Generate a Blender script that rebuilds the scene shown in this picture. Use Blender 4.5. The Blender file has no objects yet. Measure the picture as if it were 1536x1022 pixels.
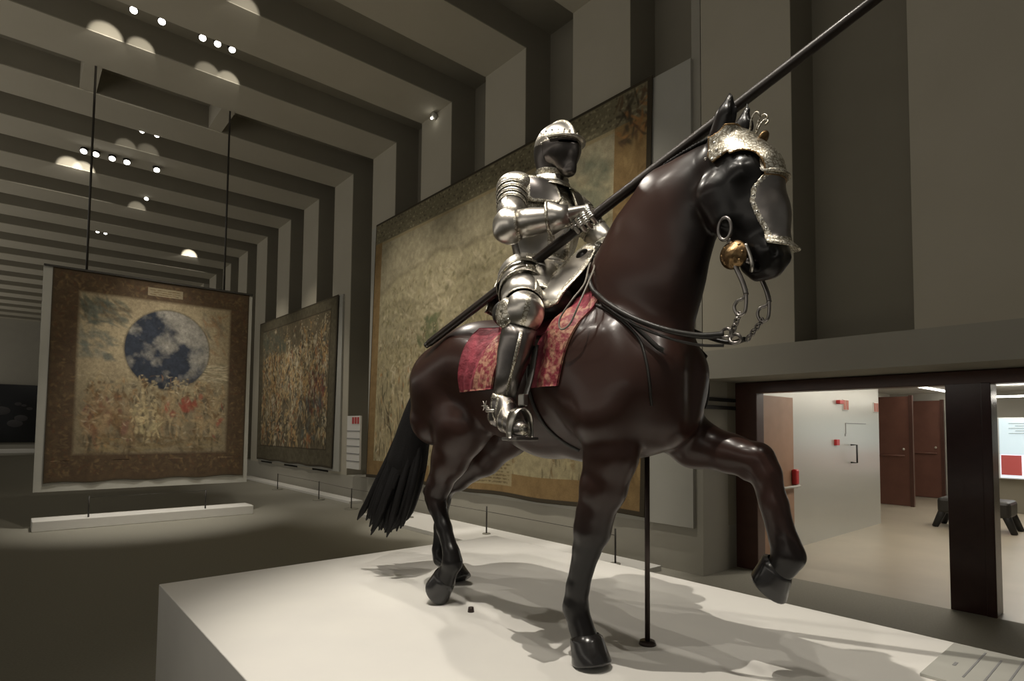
import bpy, math, random
import numpy as np
from mathutils import Vector, Matrix
random.seed(7); RNG = np.random.default_rng(7)
SC = bpy.context.scene
COL = SC.collection
CAMH = 1.6          # eye height above the floor
PH = 0.75           # height of the display plinth
HX = 1.79           # mid plane of the horse

# ------------------------------------------------------------------ materials
def mat(name, col=(.5,.5,.5), rough=.5, metal=0, coat=0, noise=None, bump=None, col2=None, emit=None, spec=None, wave=None):
    m = bpy.data.materials.new(name); m.use_nodes = True
    nt = m.node_tree; b = nt.nodes['Principled BSDF']
    b.inputs['Base Color'].default_value = (*col, 1)
    b.inputs['Roughness'].default_value = rough
    b.inputs['Metallic'].default_value = metal
    b.inputs['Coat Weight'].default_value = coat
    b.inputs['Coat Roughness'].default_value = .15
    if spec is not None: b.inputs['Specular IOR Level'].default_value = spec
    tc = nt.nodes.new('ShaderNodeTexCoord')
    if noise:
        n = nt.nodes.new('ShaderNodeTexNoise'); n.inputs['Scale'].default_value = noise[0]; n.inputs['Detail'].default_value = 6
        nt.links.new(tc.outputs['Object'], n.inputs['Vector'])
        r = nt.nodes.new('ShaderNodeValToRGB')
        r.color_ramp.elements[0].position = noise[1]; r.color_ramp.elements[1].position = noise[2]
        r.color_ramp.elements[0].color = (*col, 1); r.color_ramp.elements[1].color = (*(col2 or col), 1)
        nt.links.new(n.outputs['Fac'], r.inputs['Fac']); nt.links.new(r.outputs['Color'], b.inputs['Base Color'])
    if bump:
        n2 = nt.nodes.new('ShaderNodeTexNoise'); n2.inputs['Scale'].default_value = bump[0]; n2.inputs['Detail'].default_value = 5
        nt.links.new(tc.outputs['Object'], n2.inputs['Vector'])
        bp = nt.nodes.new('ShaderNodeBump'); bp.inputs['Strength'].default_value = bump[1]; bp.inputs['Distance'].default_value = bump[2]
        nt.links.new(n2.outputs['Fac'], bp.inputs['Height']); nt.links.new(bp.outputs['Normal'], b.inputs['Normal'])
    if emit:
        b.inputs['Emission Color'].default_value = (*emit[0], 1); b.inputs['Emission Strength'].default_value = emit[1]
    return m

M = {}
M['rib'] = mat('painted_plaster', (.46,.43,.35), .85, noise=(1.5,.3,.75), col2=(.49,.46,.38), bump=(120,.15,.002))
M['recess'] = mat('shade_toned_plaster', (.27,.25,.20), .9, noise=(1.5,.3,.75), col2=(.30,.28,.225))  # recesses and rib sides: their shade is put into the plaster colour
M['wall'] = mat('wall_plaster', (.36,.345,.30), .85, noise=(2,.3,.7), col2=(.38,.365,.315))
M['floor'] = mat('grey_carpet', (.26,.25,.21), .8, noise=(60,.3,.7), col2=(.30,.29,.245), bump=(300,.4,.003))
M['stone'] = mat('pale_stone_floor', (.42,.37,.29), .35, noise=(1.2,.35,.65), col2=(.36,.32,.25), bump=(3,.1,.003))
M['panel'] = mat('pale_grey_panel', (.42,.415,.375), .8, noise=(3,.3,.7), col2=(.44,.435,.395))
M['plinth'] = mat('white_plinth_paint', (.80,.78,.73), .7, noise=(3,.3,.7), col2=(.76,.74,.70), bump=(2.5,.25,.004))
M['white'] = mat('white_board', (.7,.69,.66), .6)
M['black'] = mat('black_metal', (.012,.012,.012), .45, bump=(90,.05,.001))
M['rod'] = mat('dark_rod', (.03,.027,.022), .5)
M['polemetal'] = mat('brown_steel_pole', (.055,.04,.035), .35, metal=.6)
M['wood'] = mat('lance_wood', (.013,.008,.005), .42, noise=(30,.3,.7), col2=(.022,.013,.008), coat=.15)
M['frame'] = mat('dark_red_brown_wood', (.07,.03,.022), .3, noise=(8,.3,.7), col2=(.085,.04,.03))
M['pillar'] = mat('dark_lacquered_wood', (.033,.013,.012), .18, noise=(5,.3,.7), col2=(.042,.018,.016), bump=(3,.1,.003))
M['doorleaf'] = mat('brown_veneer', (.32,.19,.12), .45, noise=(4,.3,.7), col2=(.38,.23,.15))
M['reddoor'] = mat('dark_red_veneer', (.12,.05,.035), .4, noise=(3,.3,.7), col2=(.15,.065,.045))
M['steelwall'] = mat('satin_grey_wall', (.50,.50,.46), .3, metal=.35, bump=(2,.12,.01))
M['red'] = mat('red_plastic', (.45,.03,.03), .4)
M['signred'] = mat('red_sign_paint', (.40,.13,.09), .5)
M['black_leather'] = mat('black_leather', (.02,.018,.015), .42, bump=(80,.3,.002))
M['steel'] = mat('polished_steel', (.80,.77,.71), .31, metal=1, noise=(7,.3,.7), col2=(.55,.52,.48), bump=(35,.12,.002))
M['darksteel'] = mat('dark_blued_steel', (.34,.32,.30), .33, metal=1, noise=(9,.3,.7), col2=(.19,.175,.17), bump=(30,.12,.002))
def etched():
    m = mat('gold_etched_steel', (.78,.70,.52), .38, metal=1)
    nt = m.node_tree; b = nt.nodes['Principled BSDF']; tc = nt.nodes['Texture Coordinate']
    v = nt.nodes.new('ShaderNodeTexVoronoi'); v.feature = 'DISTANCE_TO_EDGE'; v.inputs['Scale'].default_value = 75
    n = nt.nodes.new('ShaderNodeTexNoise'); n.inputs['Scale'].default_value = 40; n.inputs['Detail'].default_value = 4
    mx = nt.nodes.new('ShaderNodeVectorMath'); mx.operation = 'MULTIPLY_ADD'
    mx.inputs[1].default_value = (.03,.03,.03)
    nt.links.new(tc.outputs['Object'], n.inputs['Vector']); nt.links.new(n.outputs['Color'], mx.inputs[0]); nt.links.new(tc.outputs['Object'], mx.inputs[2])
    nt.links.new(mx.outputs[0], v.inputs['Vector'])
    r = nt.nodes.new('ShaderNodeValToRGB'); r.color_ramp.elements[0].position = .02; r.color_ramp.elements[1].position = .18
    r.color_ramp.elements[0].color = (.30,.26,.19,1); r.color_ramp.elements[1].color = (.80,.77,.68,1)
    nt.links.new(v.outputs['Distance'], r.inputs['Fac']); nt.links.new(r.outputs['Color'], b.inputs['Base Color'])
    bp = nt.nodes.new('ShaderNodeBump'); bp.inputs['Strength'].default_value = .5; bp.inputs['Distance'].default_value = .002
    nt.links.new(v.outputs['Distance'], bp.inputs['Height']); nt.links.new(bp.outputs['Normal'], b.inputs['Normal'])
    return m
M['etched'] = etched()
M['gold'] = mat('gilded_brass', (.33,.22,.11), .38, metal=1, noise=(60,.35,.65), col2=(.20,.125,.06), bump=(90,.5,.003))
M['rivet'] = mat('bright_rivet_steel', (.85,.83,.78), .2, metal=1)
M['velvet'] = mat('crimson_velvet', (.16,.018,.03), .75, noise=(22,.35,.65), col2=(.34,.05,.075), bump=(28,1.0,.012))
M['brocade'] = mat('gold_brocade', (.24,.03,.045), .6, noise=(42,.42,.60), col2=(.46,.24,.16), bump=(55,.9,.006))
M['glass_black'] = mat('black_glass', (.01,.011,.013), .12)
M['mannequin'] = mat('dark_arming_cloth', (.03,.027,.022), .85)
M['shadesteel'] = mat('shade_darkened_steel', (.13,.12,.115), .34, metal=1, noise=(9,.3,.7), col2=(.10,.09,.085), bump=(30,.12,.002))  # steel with the shade of the lower helmet and visor put into its colour
M['stirrupmetal'] = mat('stirrup_steel', (.5,.48,.44), .3, metal=1)
M['lens'] = mat('lamp_lens', (1,1,1), .3, emit=((1,.96,.86), 9))
M['led'] = mat('led_strip', (1,1,1), .3, emit=((1,.95,.85), 14))
M['screen'] = mat('lit_screen', (.6,.7,.75), .3, emit=((.62,.80,.88), .62))
M['screenwhite'] = mat('lit_screen_white', (.8,.85,.9), .3, emit=((.80,.90,1), .75))
M['screenred'] = mat('lit_screen_red', (.5,.1,.1), .3, emit=((.35,.07,.06), .35))
M['text'] = mat('grey_printing', (.25,.25,.25), .6)
M['horsecoat'] = None
def horse_mat():
    m = mat('lacquered_bay_coat', (.05,.03,.024), .38, coat=.1, spec=.32)
    nt = m.node_tree; b = nt.nodes['Principled BSDF']
    at = nt.nodes.new('ShaderNodeVertexColor'); at.layer_name = 'Coat'
    n = nt.nodes.new('ShaderNodeTexNoise'); n.inputs['Scale'].default_value = 6; n.inputs['Detail'].default_value = 5
    tc = nt.nodes['Texture Coordinate']; nt.links.new(tc.outputs['Object'], n.inputs['Vector'])
    mr = nt.nodes.new('ShaderNodeMapRange'); mr.inputs['To Min'].default_value = .92; mr.inputs['To Max'].default_value = 1.08
    nt.links.new(n.outputs['Fac'], mr.inputs['Value'])
    mx = nt.nodes.new('ShaderNodeVectorMath'); mx.operation = 'SCALE'
    nt.links.new(at.outputs['Color'], mx.inputs[0]); nt.links.new(mr.outputs[0], mx.inputs['Scale'])
    nt.links.new(mx.outputs[0], b.inputs['Base Color'])
    mr2 = nt.nodes.new('ShaderNodeMapRange'); mr2.inputs['To Min'].default_value = .29; mr2.inputs['To Max'].default_value = .34
    nt.links.new(n.outputs['Fac'], mr2.inputs['Value']); nt.links.new(mr2.outputs[0], b.inputs['Roughness'])
    return m
M['horsecoat'] = horse_mat()
M['hoof'] = mat('black_hoof', (.014,.013,.013), .25, bump=(25,.2,.003), coat=.4)
M['looprein'] = mat('worn_grey_leather', (.22,.20,.17), .5)
M['hair'] = mat('black_horse_hair', (.006,.0055,.0055), .6, spec=.2, bump=(120,.5,.004))
def paint_mat():
    m = mat('woven_tapestry', (.3,.25,.15), .95)
    nt = m.node_tree; b = nt.nodes['Principled BSDF']
    at = nt.nodes.new('ShaderNodeVertexColor'); at.layer_name = 'Weave'
    tc = nt.nodes['Texture Coordinate']
    n = nt.nodes.new('ShaderNodeTexNoise'); n.inputs['Scale'].default_value = 55; n.inputs['Detail'].default_value = 3
    nt.links.new(tc.outputs['Object'], n.inputs['Vector'])
    mr = nt.nodes.new('ShaderNodeMapRange'); mr.inputs['To Min'].default_value = .75; mr.inputs['To Max'].default_value = 1.25
    nt.links.new(n.outputs['Fac'], mr.inputs['Value'])
    mx = nt.nodes.new('ShaderNodeVectorMath'); mx.operation = 'SCALE'
    nt.links.new(at.outputs['Color'], mx.inputs[0]); nt.links.new(mr.outputs[0], mx.inputs['Scale'])
    nt.links.new(mx.outputs[0], b.inputs['Base Color'])
    return m
M['weave'] = paint_mat()

# ------------------------------------------------------------------ object helpers
def wloc(o):
    v = Vector(o.location)
    while o.parent: o = o.parent; v = v + Vector(o.location)
    return v
def tag(o, label=None, cat=None, group=None, kind=None):
    if label: o['label'] = label
    if cat: o['category'] = cat
    if group: o['group'] = group
    if kind: o['kind'] = kind
    return o
def thing(name, loc, label, cat, group=None):
    o = bpy.data.objects.new(name, None); COL.objects.link(o); o.location = loc; o.empty_display_size = .1
    return tag(o, label, cat, group)
def build(name, V, Fc, m, parent=None, smooth=True, mats=None, mi=None, attr=None, origin=None):
    V = np.asarray(V, float)
    if parent is not None: org = np.array(wloc(parent))
    elif origin is not None: org = np.array(origin, float)
    else: org = np.array([(V[:,0].min()+V[:,0].max())/2, (V[:,1].min()+V[:,1].max())/2, V[:,2].min()])
    me = bpy.data.meshes.new(name)
    me.from_pydata((V-org).tolist(), [], [list(map(int,f)) for f in Fc])
    for k in (mats or [m]): me.materials.append(k)
    if smooth: me.polygons.foreach_set('use_smooth', [True]*len(me.polygons))
    if mi is not None: me.polygons.foreach_set('material_index', np.asarray(mi, int))
    if attr:
        a = me.color_attributes.new(attr[0], 'FLOAT_COLOR', 'POINT')
        c = np.ones((len(V),4)); c[:,:3] = attr[1]; a.data.foreach_set('color', c.ravel())
    me.update()
    o = bpy.data.objects.new(name, me); COL.objects.link(o)
    if parent is not None: o.parent = parent; o.location = (0,0,0)
    else: o.location = org
    return o
class G:
    """collects shapes of one mesh"""
    def __init__(s): s.V=[]; s.F=[]; s.MI=[]; s.n=0
    def add(s, V, Fc, mi=0):
        V = [tuple(v) for v in V]
        s.V += V; s.F += [[i+s.n for i in f] for f in Fc]; s.MI += [mi]*len(Fc); s.n += len(V); return s
    def box(s, a, b, mi=0):
        x0,y0,z0=a; x1,y1,z1=b
        V=[(x0,y0,z0),(x1,y0,z0),(x1,y1,z0),(x0,y1,z0),(x0,y0,z1),(x1,y0,z1),(x1,y1,z1),(x0,y1,z1)]
        return s.add(V,[(0,3,2,1),(4,5,6,7),(0,1,5,4),(1,2,6,5),(2,3,7,6),(3,0,4,7)],mi)
    def prism(s, pts, ex, mi=0):
        n=len(pts); ex=np.array(ex,float); P=[np.array(p,float) for p in pts]
        V=P+[p+ex for p in P]
        Fc=[list(range(n))[::-1], list(range(n,2*n))]+[(i,(i+1)%n,n+(i+1)%n,n+i) for i in range(n)]
        return s.add(V,Fc,mi)
    def tube(s, pts, rad, n=10, mi=0, cap=True, flat=None, up=None):
        P=np.array(pts,float); k=len(P); R=np.ones(k)*rad if np.isscalar(rad) else np.array(rad,float)
        T=np.gradient(P,axis=0); T/=np.linalg.norm(T,axis=1)[:,None]+1e-9
        u=np.array(up if up is not None else (0,0,1.),float)
        if abs(u@T[0])>.95: u=np.array((1.,0,0))
        V=[]
        for i in range(k):
            a=u-(u@T[i])*T[i]; a/=np.linalg.norm(a)+1e-9; b=np.cross(T[i],a); u=a if up is None else np.array(up,float)
            for j in range(n):
                th=2*math.pi*j/n; V.append(P[i]+R[i]*(math.cos(th)*a+math.sin(th)*b*(flat or 1)))
        Fc=[(i*n+j,i*n+(j+1)%n,(i+1)*n+(j+1)%n,(i+1)*n+j) for i in range(k-1) for j in range(n)]
        if cap: Fc+=[list(range(n))[::-1],[(k-1)*n+j for j in range(n)]]
        return s.add(V,Fc,mi)
    def loft(s, rings, n=24, mi=0, cap=False, arc=None):
        """rings: (centre, u, v); band: index of material per ring gap"""
        V=[]
        a0,a1=(0,2*math.pi) if arc is None else arc
        m=n if arc is None else n+1
        for c,u,v in rings:
            c,u,v=map(lambda q:np.array(q,float),(c,u,v))
            for j in range(m):
                th=a0+(a1-a0)*j/n; V.append(c+math.cos(th)*u+math.sin(th)*v)
        Fc=[];k=len(rings)
        for i in range(k-1):
            for j in range(n):
                Fc.append((i*m+j,i*m+(j+1)%m,(i+1)*m+(j+1)%m,(i+1)*m+j))
        if cap: Fc+=[list(range(m))[::-1],[(k-1)*m+j for j in range(m)]]
        return s.add(V,Fc,mi)
    def ball(s, c, r, n=10, mi=0, sc=(1,1,1)):
        rings=[]
        V=[];Fc=[];k=n//2+1
        for i in range(k):
            ph=math.pi*i/(k-1)
            for j in range(n):
                th=2*math.pi*j/n
                V.append((c[0]+r*sc[0]*math.sin(ph)*math.cos(th),c[1]+r*sc[1]*math.sin(ph)*math.sin(th),c[2]+r*sc[2]*math.cos(ph)))
        Fc=[(i*n+j,(i+1)*n+j,(i+1)*n+(j+1)%n,i*n+(j+1)%n) for i in range(k-1) for j in range(n)]
        return s.add(V,Fc,mi)
    def obj(s, name, m, parent=None, smooth=True, mats=None, bevel=0, **k):
        o=build(name,s.V,s.F,m,parent,smooth,mats=mats,mi=s.MI if mats else None,**k)
        if bevel:
            md=o.modifiers.new('bevel','BEVEL'); md.width=bevel; md.segments=2; md.limit_method='ANGLE'
        return o
def box(name, a, b, m, parent=None, bevel=0, kind=None, **k):
    o=G().box(a,b).obj(name,m,parent,smooth=False,bevel=bevel,**k)
    if kind: o['kind']=kind
    return o
def spline(P, n):
    P=np.array(P,float); Q=np.vstack([2*P[0]-P[1],P,2*P[-1]-P[-2]]); out=[]
    for i in range(len(P)-1):
        p0,p1,p2,p3=Q[i:i+4]
        for t in np.linspace(0,1,n,endpoint=False):
            out.append(.5*((2*p1)+(-p0+p2)*t+(2*p0-5*p1+4*p2-p3)*t*t+(-p0+3*p1-3*p2+p3)*t**3))
    out.append(P[-1]); return np.array(out)

# ------------------------------------------------------------------ distance field sculpting (surface nets)
class Field:
    def __init__(s, lo, hi, st):
        s.lo=np.array(lo,float); s.st=st; s.n=[int(math.ceil((hi[i]-lo[i])/st))+1 for i in range(3)]
        s.ax=[s.lo[i]+st*np.arange(s.n[i]) for i in range(3)]
        s.v=np.full(s.n,1.0,np.float32)
    def _sl(s, a, b):
        sl=[]
        for i in range(3):
            p=int(max(0,math.floor((a[i]-s.lo[i])/s.st))); q=int(min(s.n[i],math.ceil((b[i]-s.lo[i])/s.st)+1)); sl.append(slice(p,max(q,p)))
        return tuple(sl)
    def _put(s, sl, d, k, op):
        v=s.v[sl]
        if op=='sub': d=-d; 
        if op in('sub','int'):
            if k>0: h=np.clip(.5-.5*(d-v)/k,0,1) ; r=d*(1-h)+v*h+k*h*(1-h)
            else: r=np.maximum(v,d)
        else:
            if k>0: h=np.clip(.5+.5*(v-d)/k,0,1); r=v*(1-h)+d*h-k*h*(1-h)
            else: r=np.minimum(v,d)
        s.v[sl]=r
    def cap(s, a, b, ra, rb, k=.03, sx=1., op='add'):
        a=np.array(a,float); b=np.array(b,float); m=max(ra,rb)*max(1,sx)+k*1.6+.03
        sl=s._sl(np.minimum(a,b)-m,np.maximum(a,b)+m)
        x,y,z=np.meshgrid(s.ax[0][sl[0]]/sx,s.ax[1][sl[1]],s.ax[2][sl[2]],indexing='ij',sparse=True)
        A=a.copy();A[0]/=sx;B=b.copy();B[0]/=sx;D=B-A;L=D@D+1e-12
        px,py,pz=x-A[0],y-A[1],z-A[2]
        t=np.clip((px*D[0]+py*D[1]+pz*D[2])/L,0,1)
        d=np.sqrt((px-t*D[0])**2+(py-t*D[1])**2+(pz-t*D[2])**2)-(ra+(rb-ra)*t)
        s._put(sl,d*min(1,sx),k,op); return s
    def ell(s, c, r, k=.03, op='add', rot=None):
        c=np.array(c,float); m=max(r)+k*1.6+.03
        sl=s._sl(c-m,c+m)
        x,y,z=np.meshgrid(s.ax[0][sl[0]]-c[0],s.ax[1][sl[1]]-c[1],s.ax[2][sl[2]]-c[2],indexing='ij',sparse=True)
        if rot:   # rotate about x axis
            ca,sa=math.cos(rot),math.sin(rot); y,z=ca*y+sa*z,-sa*y+ca*z
        k0=np.sqrt((x/r[0])**2+(y/r[1])**2+(z/r[2])**2); k1=np.sqrt((x/r[0]**2)**2+(y/r[1]**2)**2+(z/r[2]**2)**2)+1e-6
        s._put(sl,k0*(k0-1)/k1,k,op); return s
    def fn(s, f, k=0., op='int'):
        x,y,z=np.meshgrid(*s.ax,indexing='ij',sparse=True)
        sl=(slice(None),)*3
        s._put(sl,(f(x,y,z)+np.zeros(s.n)).astype(np.float32),k,op); return s
    def copy(s):
        q=Field.__new__(Field); q.lo=s.lo; q.st=s.st; q.n=s.n; q.ax=s.ax; q.v=s.v.copy(); return q
    def mesh(s, smooth=1):
        v=s.v; n=s.n
        ins=v<0
        cnt=np.zeros([q-1 for q in n],np.int8)
        for i in (0,1):
            for j in (0,1):
                for k in (0,1): cnt+=ins[i:n[0]-1+i,j:n[1]-1+j,k:n[2]-1+k]
        mix=(cnt>0)&(cnt<8); ci=np.argwhere(mix); idx=np.full(mix.shape,-1,np.int64); idx[mix]=np.arange(len(ci))
        acc=np.zeros((len(ci),3)); w=np.zeros(len(ci)); I,J,K=ci.T
        cor=[(i,j,k) for i in (0,1) for j in (0,1) for k in (0,1)]
        for c0 in cor:
            for a in range(3):
                if c0[a]==0:
                    c1=list(c0); c1[a]=1
                    v0=v[I+c0[0],J+c0[1],K+c0[2]]; v1=v[I+c1[0],J+c1[1],K+c1[2]]
                    m=(v0<0)!=(v1<0); t=np.where(m,v0/(v0-v1+1e-20),0)
                    p=np.array(c0,float)[None,:]+np.zeros((len(ci),3)); p[:,a]+=t
                    acc[m]+=p[m]; w[m]+=1
        P=ci+acc/w[:,None]; F=[]
        for a in range(3):
            b,c=[(1,2),(2,0),(0,1)][a]
            sl0=[slice(None)]*3; sl1=[slice(None)]*3; sl0[a]=slice(0,n[a]-1); sl1[a]=slice(1,n[a])
            e=np.argwhere(ins[tuple(sl0)]!=ins[tuple(sl1)])
            e=e[(e[:,b]>0)&(e[:,c]>0)&(e[:,b]<n[b]-1)&(e[:,c]<n[c]-1)]
            if not len(e): continue
            def g(db,dc):
                q=e.copy(); q[:,b]-=db; q[:,c]-=dc; return idx[q[:,0],q[:,1],q[:,2]]
            quad=np.stack([g(1,1),g(0,1),g(0,0),g(1,0)],1)
            flip=~ins[e[:,0],e[:,1],e[:,2]]
            quad[flip]=quad[flip][:,::-1]; F.append(quad)
        F=np.vstack(F); P=P*s.st+s.lo
        for _ in range(smooth):
            S=np.zeros_like(P); C=np.zeros(len(P))
            for q in range(4):
                A=F[:,q];B=F[:,(q+1)%4]
                np.add.at(S,A,P[B]);np.add.at(S,B,P[A]);np.add.at(C,A,1);np.add.at(C,B,1)
            P=P*.5+.5*S/C[:,None]
        return P,F
def W(P):
    """statue coordinates (lateral, along, height over the plinth) to world"""
    P=np.array(P,float); return P+np.array([HX,0,PH])
def sculpt(name, f, m, parent, smooth=1, mats=None, pick=None, attr=None):
    P,F=f.mesh(smooth)
    mi=None
    if pick is not None:
        c=P[F].mean(1); mi=pick(c)
    return build(name,W(P),F,m,parent,True,mats=mats,mi=mi,attr=(attr[0],attr[1](P)) if attr else None)
# ------------------------------------------------------------------ the gallery
WX=5.79; CZ=7.47; YE=43.0; XL=-5.0; YB=-7.0
st=lambda n,a,b,m,**k: box(n,a,b,m,kind='structure',**k)
st('floor',(XL,YB,-.2),(6.50,YE,0),M['floor'])
st('floor_corridor',(6.50,-3.0,-.2),(18.5,7.0,0.0),M['stone'])
# right hand wall: solid foot, ribs, recess backs
g=G(); g.box((WX,3.51,0),(6.5,YE,.5))
g.box((WX,YB,2.16),(6.9,3.51,2.47))
rib=G(); core=G()
k=-4
while .5+2*k<YE:
    y0=.5+2*k; y1=y0+1.0
    if y0>YB:
        z0=2.47 if y1<3.6 else .5
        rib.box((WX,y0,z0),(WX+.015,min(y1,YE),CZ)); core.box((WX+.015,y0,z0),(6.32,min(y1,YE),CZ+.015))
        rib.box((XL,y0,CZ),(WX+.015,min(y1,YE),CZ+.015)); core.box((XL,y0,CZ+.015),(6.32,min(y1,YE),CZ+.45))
    k+=1
g.box((WX,3.51,.5),(6.32,3.62,CZ))
# two short plaster saddles that carry the hanging rods across one ceiling bay
for x in (.66,2.72): rib.box((x,11.5,CZ+.02),(x+.24,12.5,CZ+.45))
cr_=core.obj('wall_right_rib_sides',M['recess'],smooth=False); cr_['kind']='structure'  # rib side faces take the colour that includes their shade
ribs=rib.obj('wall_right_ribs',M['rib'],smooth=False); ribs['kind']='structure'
wr=g.obj('wall_right',M['wall'],smooth=False); wr['kind']='structure'
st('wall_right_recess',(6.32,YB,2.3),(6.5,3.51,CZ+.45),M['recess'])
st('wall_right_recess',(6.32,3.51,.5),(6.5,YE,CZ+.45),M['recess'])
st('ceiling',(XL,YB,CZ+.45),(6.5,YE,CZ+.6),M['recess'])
st('wall_back',(XL,YE,0),(6.5,YE+.2,CZ+.6),M['wall'])
# return wall of the passage, with two black slots
g=G(); g.box((6.32,3.51,0),(6.9,3.7,2.16)); w=g.obj('wall_right_return',M['wall'],smooth=False); w['kind']='structure'
for z in (1.955,1.865):
    t=box('wall_slot',(5.84,3.495,z-.03),(6.49,3.512,z+.012),M['black'])
    tag(t,('upper' if z>1.9 else 'lower')+' of the two thin black slots on the wall left of the wooden door frame','wall slot','black slots beside the passage')
# dark wooden portal
fr=G(); fr.box((6.5,-2.5,2.03),(6.68,3.51,2.155)); fr.box((6.5,3.25,0),(6.68,3.51,2.04))
o=fr.obj('door_1',M['frame'],smooth=False,bevel=.008); o['kind']='structure'
pl=G(); pl.box((6.5,1.13,0),(6.74,1.46,2.04)); pl.box((6.49,1.13,0),(6.5,1.20,2.04)); o=pl.obj('trim_1',M['pillar'],smooth=False,bevel=.006); o['kind']='structure'
# corridor shell
st('wall_corridor_side',(6.9,3.56,0),(11.55,3.7,2.55),M['steelwall'])
st('wall_corridor_step',(11.41,3.7,0),(11.55,5.0,2.55),M['wall'])
st('wall_corridor_rear',(11.55,5.0,0),(18.2,5.15,2.55),M['wall'])
st('wall_corridor_end',(17.06,-3,0),(17.2,5.0,2.55),M['wall'])
st('wall_corridor_near',(6.68,-3.1,0),(17.2,-3,2.55),M['wall'])
st('ceiling_corridor',(6.68,-3.1,2.55),(18.2,5.15,2.7),M['white'])
st('trim_corridor_front',(6.60,-3.1,2.155),(6.9,3.7,2.6),M['wall'])
# open door leaf with panic bar
d=thing('door_leaf',(7.3,3.4,0),'brown wooden door leaf standing open against the pale corridor wall','door')
box('leaf',(6.93,3.385,.01),(7.76,3.425,2.03),M['doorleaf'],d,bevel=.004)
gb=G().tube([(7.0,3.33,.88),(7.80,3.33,.88)],.016,8).box((7.0,3.33,.86),(7.03,3.39,.90)).box((7.72,3.33,.86),(7.75,3.39,.90)); PB=gb.obj('push_bar',M['panel'],d)
G().box((7.68,3.32,.90),(7.78,3.385,1.10)).obj('latch_box',M['red'],PB,smooth=False,bevel=.02)
# steel door set flush in the corridor wall
d=thing('flush_door',(10.3,3.55,0),'flush pale door with a tall pull handle in the corridor wall','door')
g=G().tube([(10.2,3.55,1.38),(10.2,3.46,1.38),(10.2,3.46,1.10),(10.2,3.55,1.10)],.014,8); g.obj('pull_handle',M['black'],d)
g=G()
for a,b in (((10.02,3.552,1.55),(10.03,3.56,1.72)),((10.02,3.552,1.72),(10.9,3.56,1.73)),((9.99,3.552,1.52),(10.02,3.56,1.56))): g.box(a,b)
g.obj('edge_strip',M['text'],d,smooth=False)
tag(box('alarm_button',(9.56,3.52,1.38),(9.68,3.56,1.47),M['red'],bevel=.005),'small red square alarm button on the pale corridor wall','alarm button')
s=thing('alarm_bell',(9.75,3.53,2.03),'red alarm sounder on the corridor wall beside the pictogram signs','alarm')
g=G().box((9.66,3.5,2.02),(9.82,3.56,2.08)); g.obj('sounder',M['red'],s,smooth=False,bevel=.01)
def sign(x,z,lab,glyphs):
    s=thing('safety_sign',(x,3.55,z),lab,'sign','red safety signs in the corridor')
    box('sign_plate',(x-.11,3.545,z),(x+.11,3.56,z+.17),M['white'],s)
    g=G()
    g.box((x-.10,3.54,z+.01),(x-.01,3.546,z+.16)); g.box((x+.015,3.54,z+.01),(x+.10,3.546,z+.16))
    g.obj('red_pictogram',M['signred'],s,smooth=False)
sign(10.02,1.93,'white and red safety sign below the red alarm sounder',0)
sign(11.38,1.93,'white and red safety sign at the far end of the pale corridor wall',0)
# dark red doors at the end
def rdoor(x,y0,y1,lab):
    d=thing('wooden_door',(x,(y0+y1)/2,0),lab,'door','dark red doors at the end of the corridor')
    box('leaf',(x,y0,.01),(x+.05,y1,2.36),M['reddoor'],d,bevel=.004)
    box('door_frame',(x-.02,y0-.07,.0),(x+.06,y0,2.38),M['frame'],d)
    G().tube([(x-.04,y0+.08,1.08),(x-.04,y1-.08,1.08)],.018,8).obj('push_bar',M['reddoor'],d)
    G().ball((x-.03,y0+.10,1.22),.03,8).obj('knob',M['steel'],d)
rdoor(14.6,3.93,4.62,'nearer dark red door just right of the pale corridor wall')
rdoor(16.98,3.92,4.62,'farther dark red door deeper in the corridor')
tag(box('led_strip_light',(13.4,3.62,2.525),(16.9,3.68,2.549),M['led']),'thin white strip light on the corridor ceiling above the dark red doors','light')
tag(box('led_strip_light',(14.9,-1.0,2.30),(15.0,2.6,2.33),M['led']),'warm strip light recessed over the lit information screen','light')
tag(box('wall_lamp',(16.9,3.42,1.72),(17.05,3.5,1.9),M['panel'],bevel=.02),'small pale fixture on the wall right of the farther dark red door','fixture')
# lit screen with red pictures
s=thing('information_screen',(15.05,1.5,.72),'bright pale blue lit screen with red pictures beyond the second opening','screen')
box('housing',(15.05,.2,.68),(15.2,2.56,1.9),M['white'],s)
box('display',(15.03,.25,1.18),(15.05,2.50,1.88),M['screen'],s)
box('lower_display',(15.035,.25,.70),(15.05,2.50,1.17),M['screenwhite'],s)
for y in (2.22,1.93,1.3,.68):
    box('red_picture',(15.02,y-.05 if y>2 else y-.53,.76),(15.035,y+.26 if y>2 else y+.04,1.15),M['screenred'],s)
g=G()
for i in range(5): g.box((15.02,1.4,1.78-.05*i),(15.03,2.35-.1*(i%2),1.79-.05*i))
g.obj('text_lines',M['panel'],s,smooth=False)
tag(box('counter',(15.2,-.5,0),(15.6,2.62,1.0),M['recess'],bevel=.01),'low grey counter standing under the lit screen','counter')
# bench partly hidden behind the pillar
b=thing('bench',(12.2,2.45,0),'dark grey bench with splayed legs half hidden behind the dark wooden pillar','bench')
box('seat',(11.9,1.87,.24),(12.5,2.83,.50),M['black_leather'],b,bevel=.05)
for sx in (-1,1):
    for sy in (-1,1):
        G().tube([(12.2+.2*sx,2.35+.36*sy,.42),(12.2+.27*sx,2.35+.52*sy,0)],[.07,.045],8).obj('leg',M['black'],b)

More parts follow.
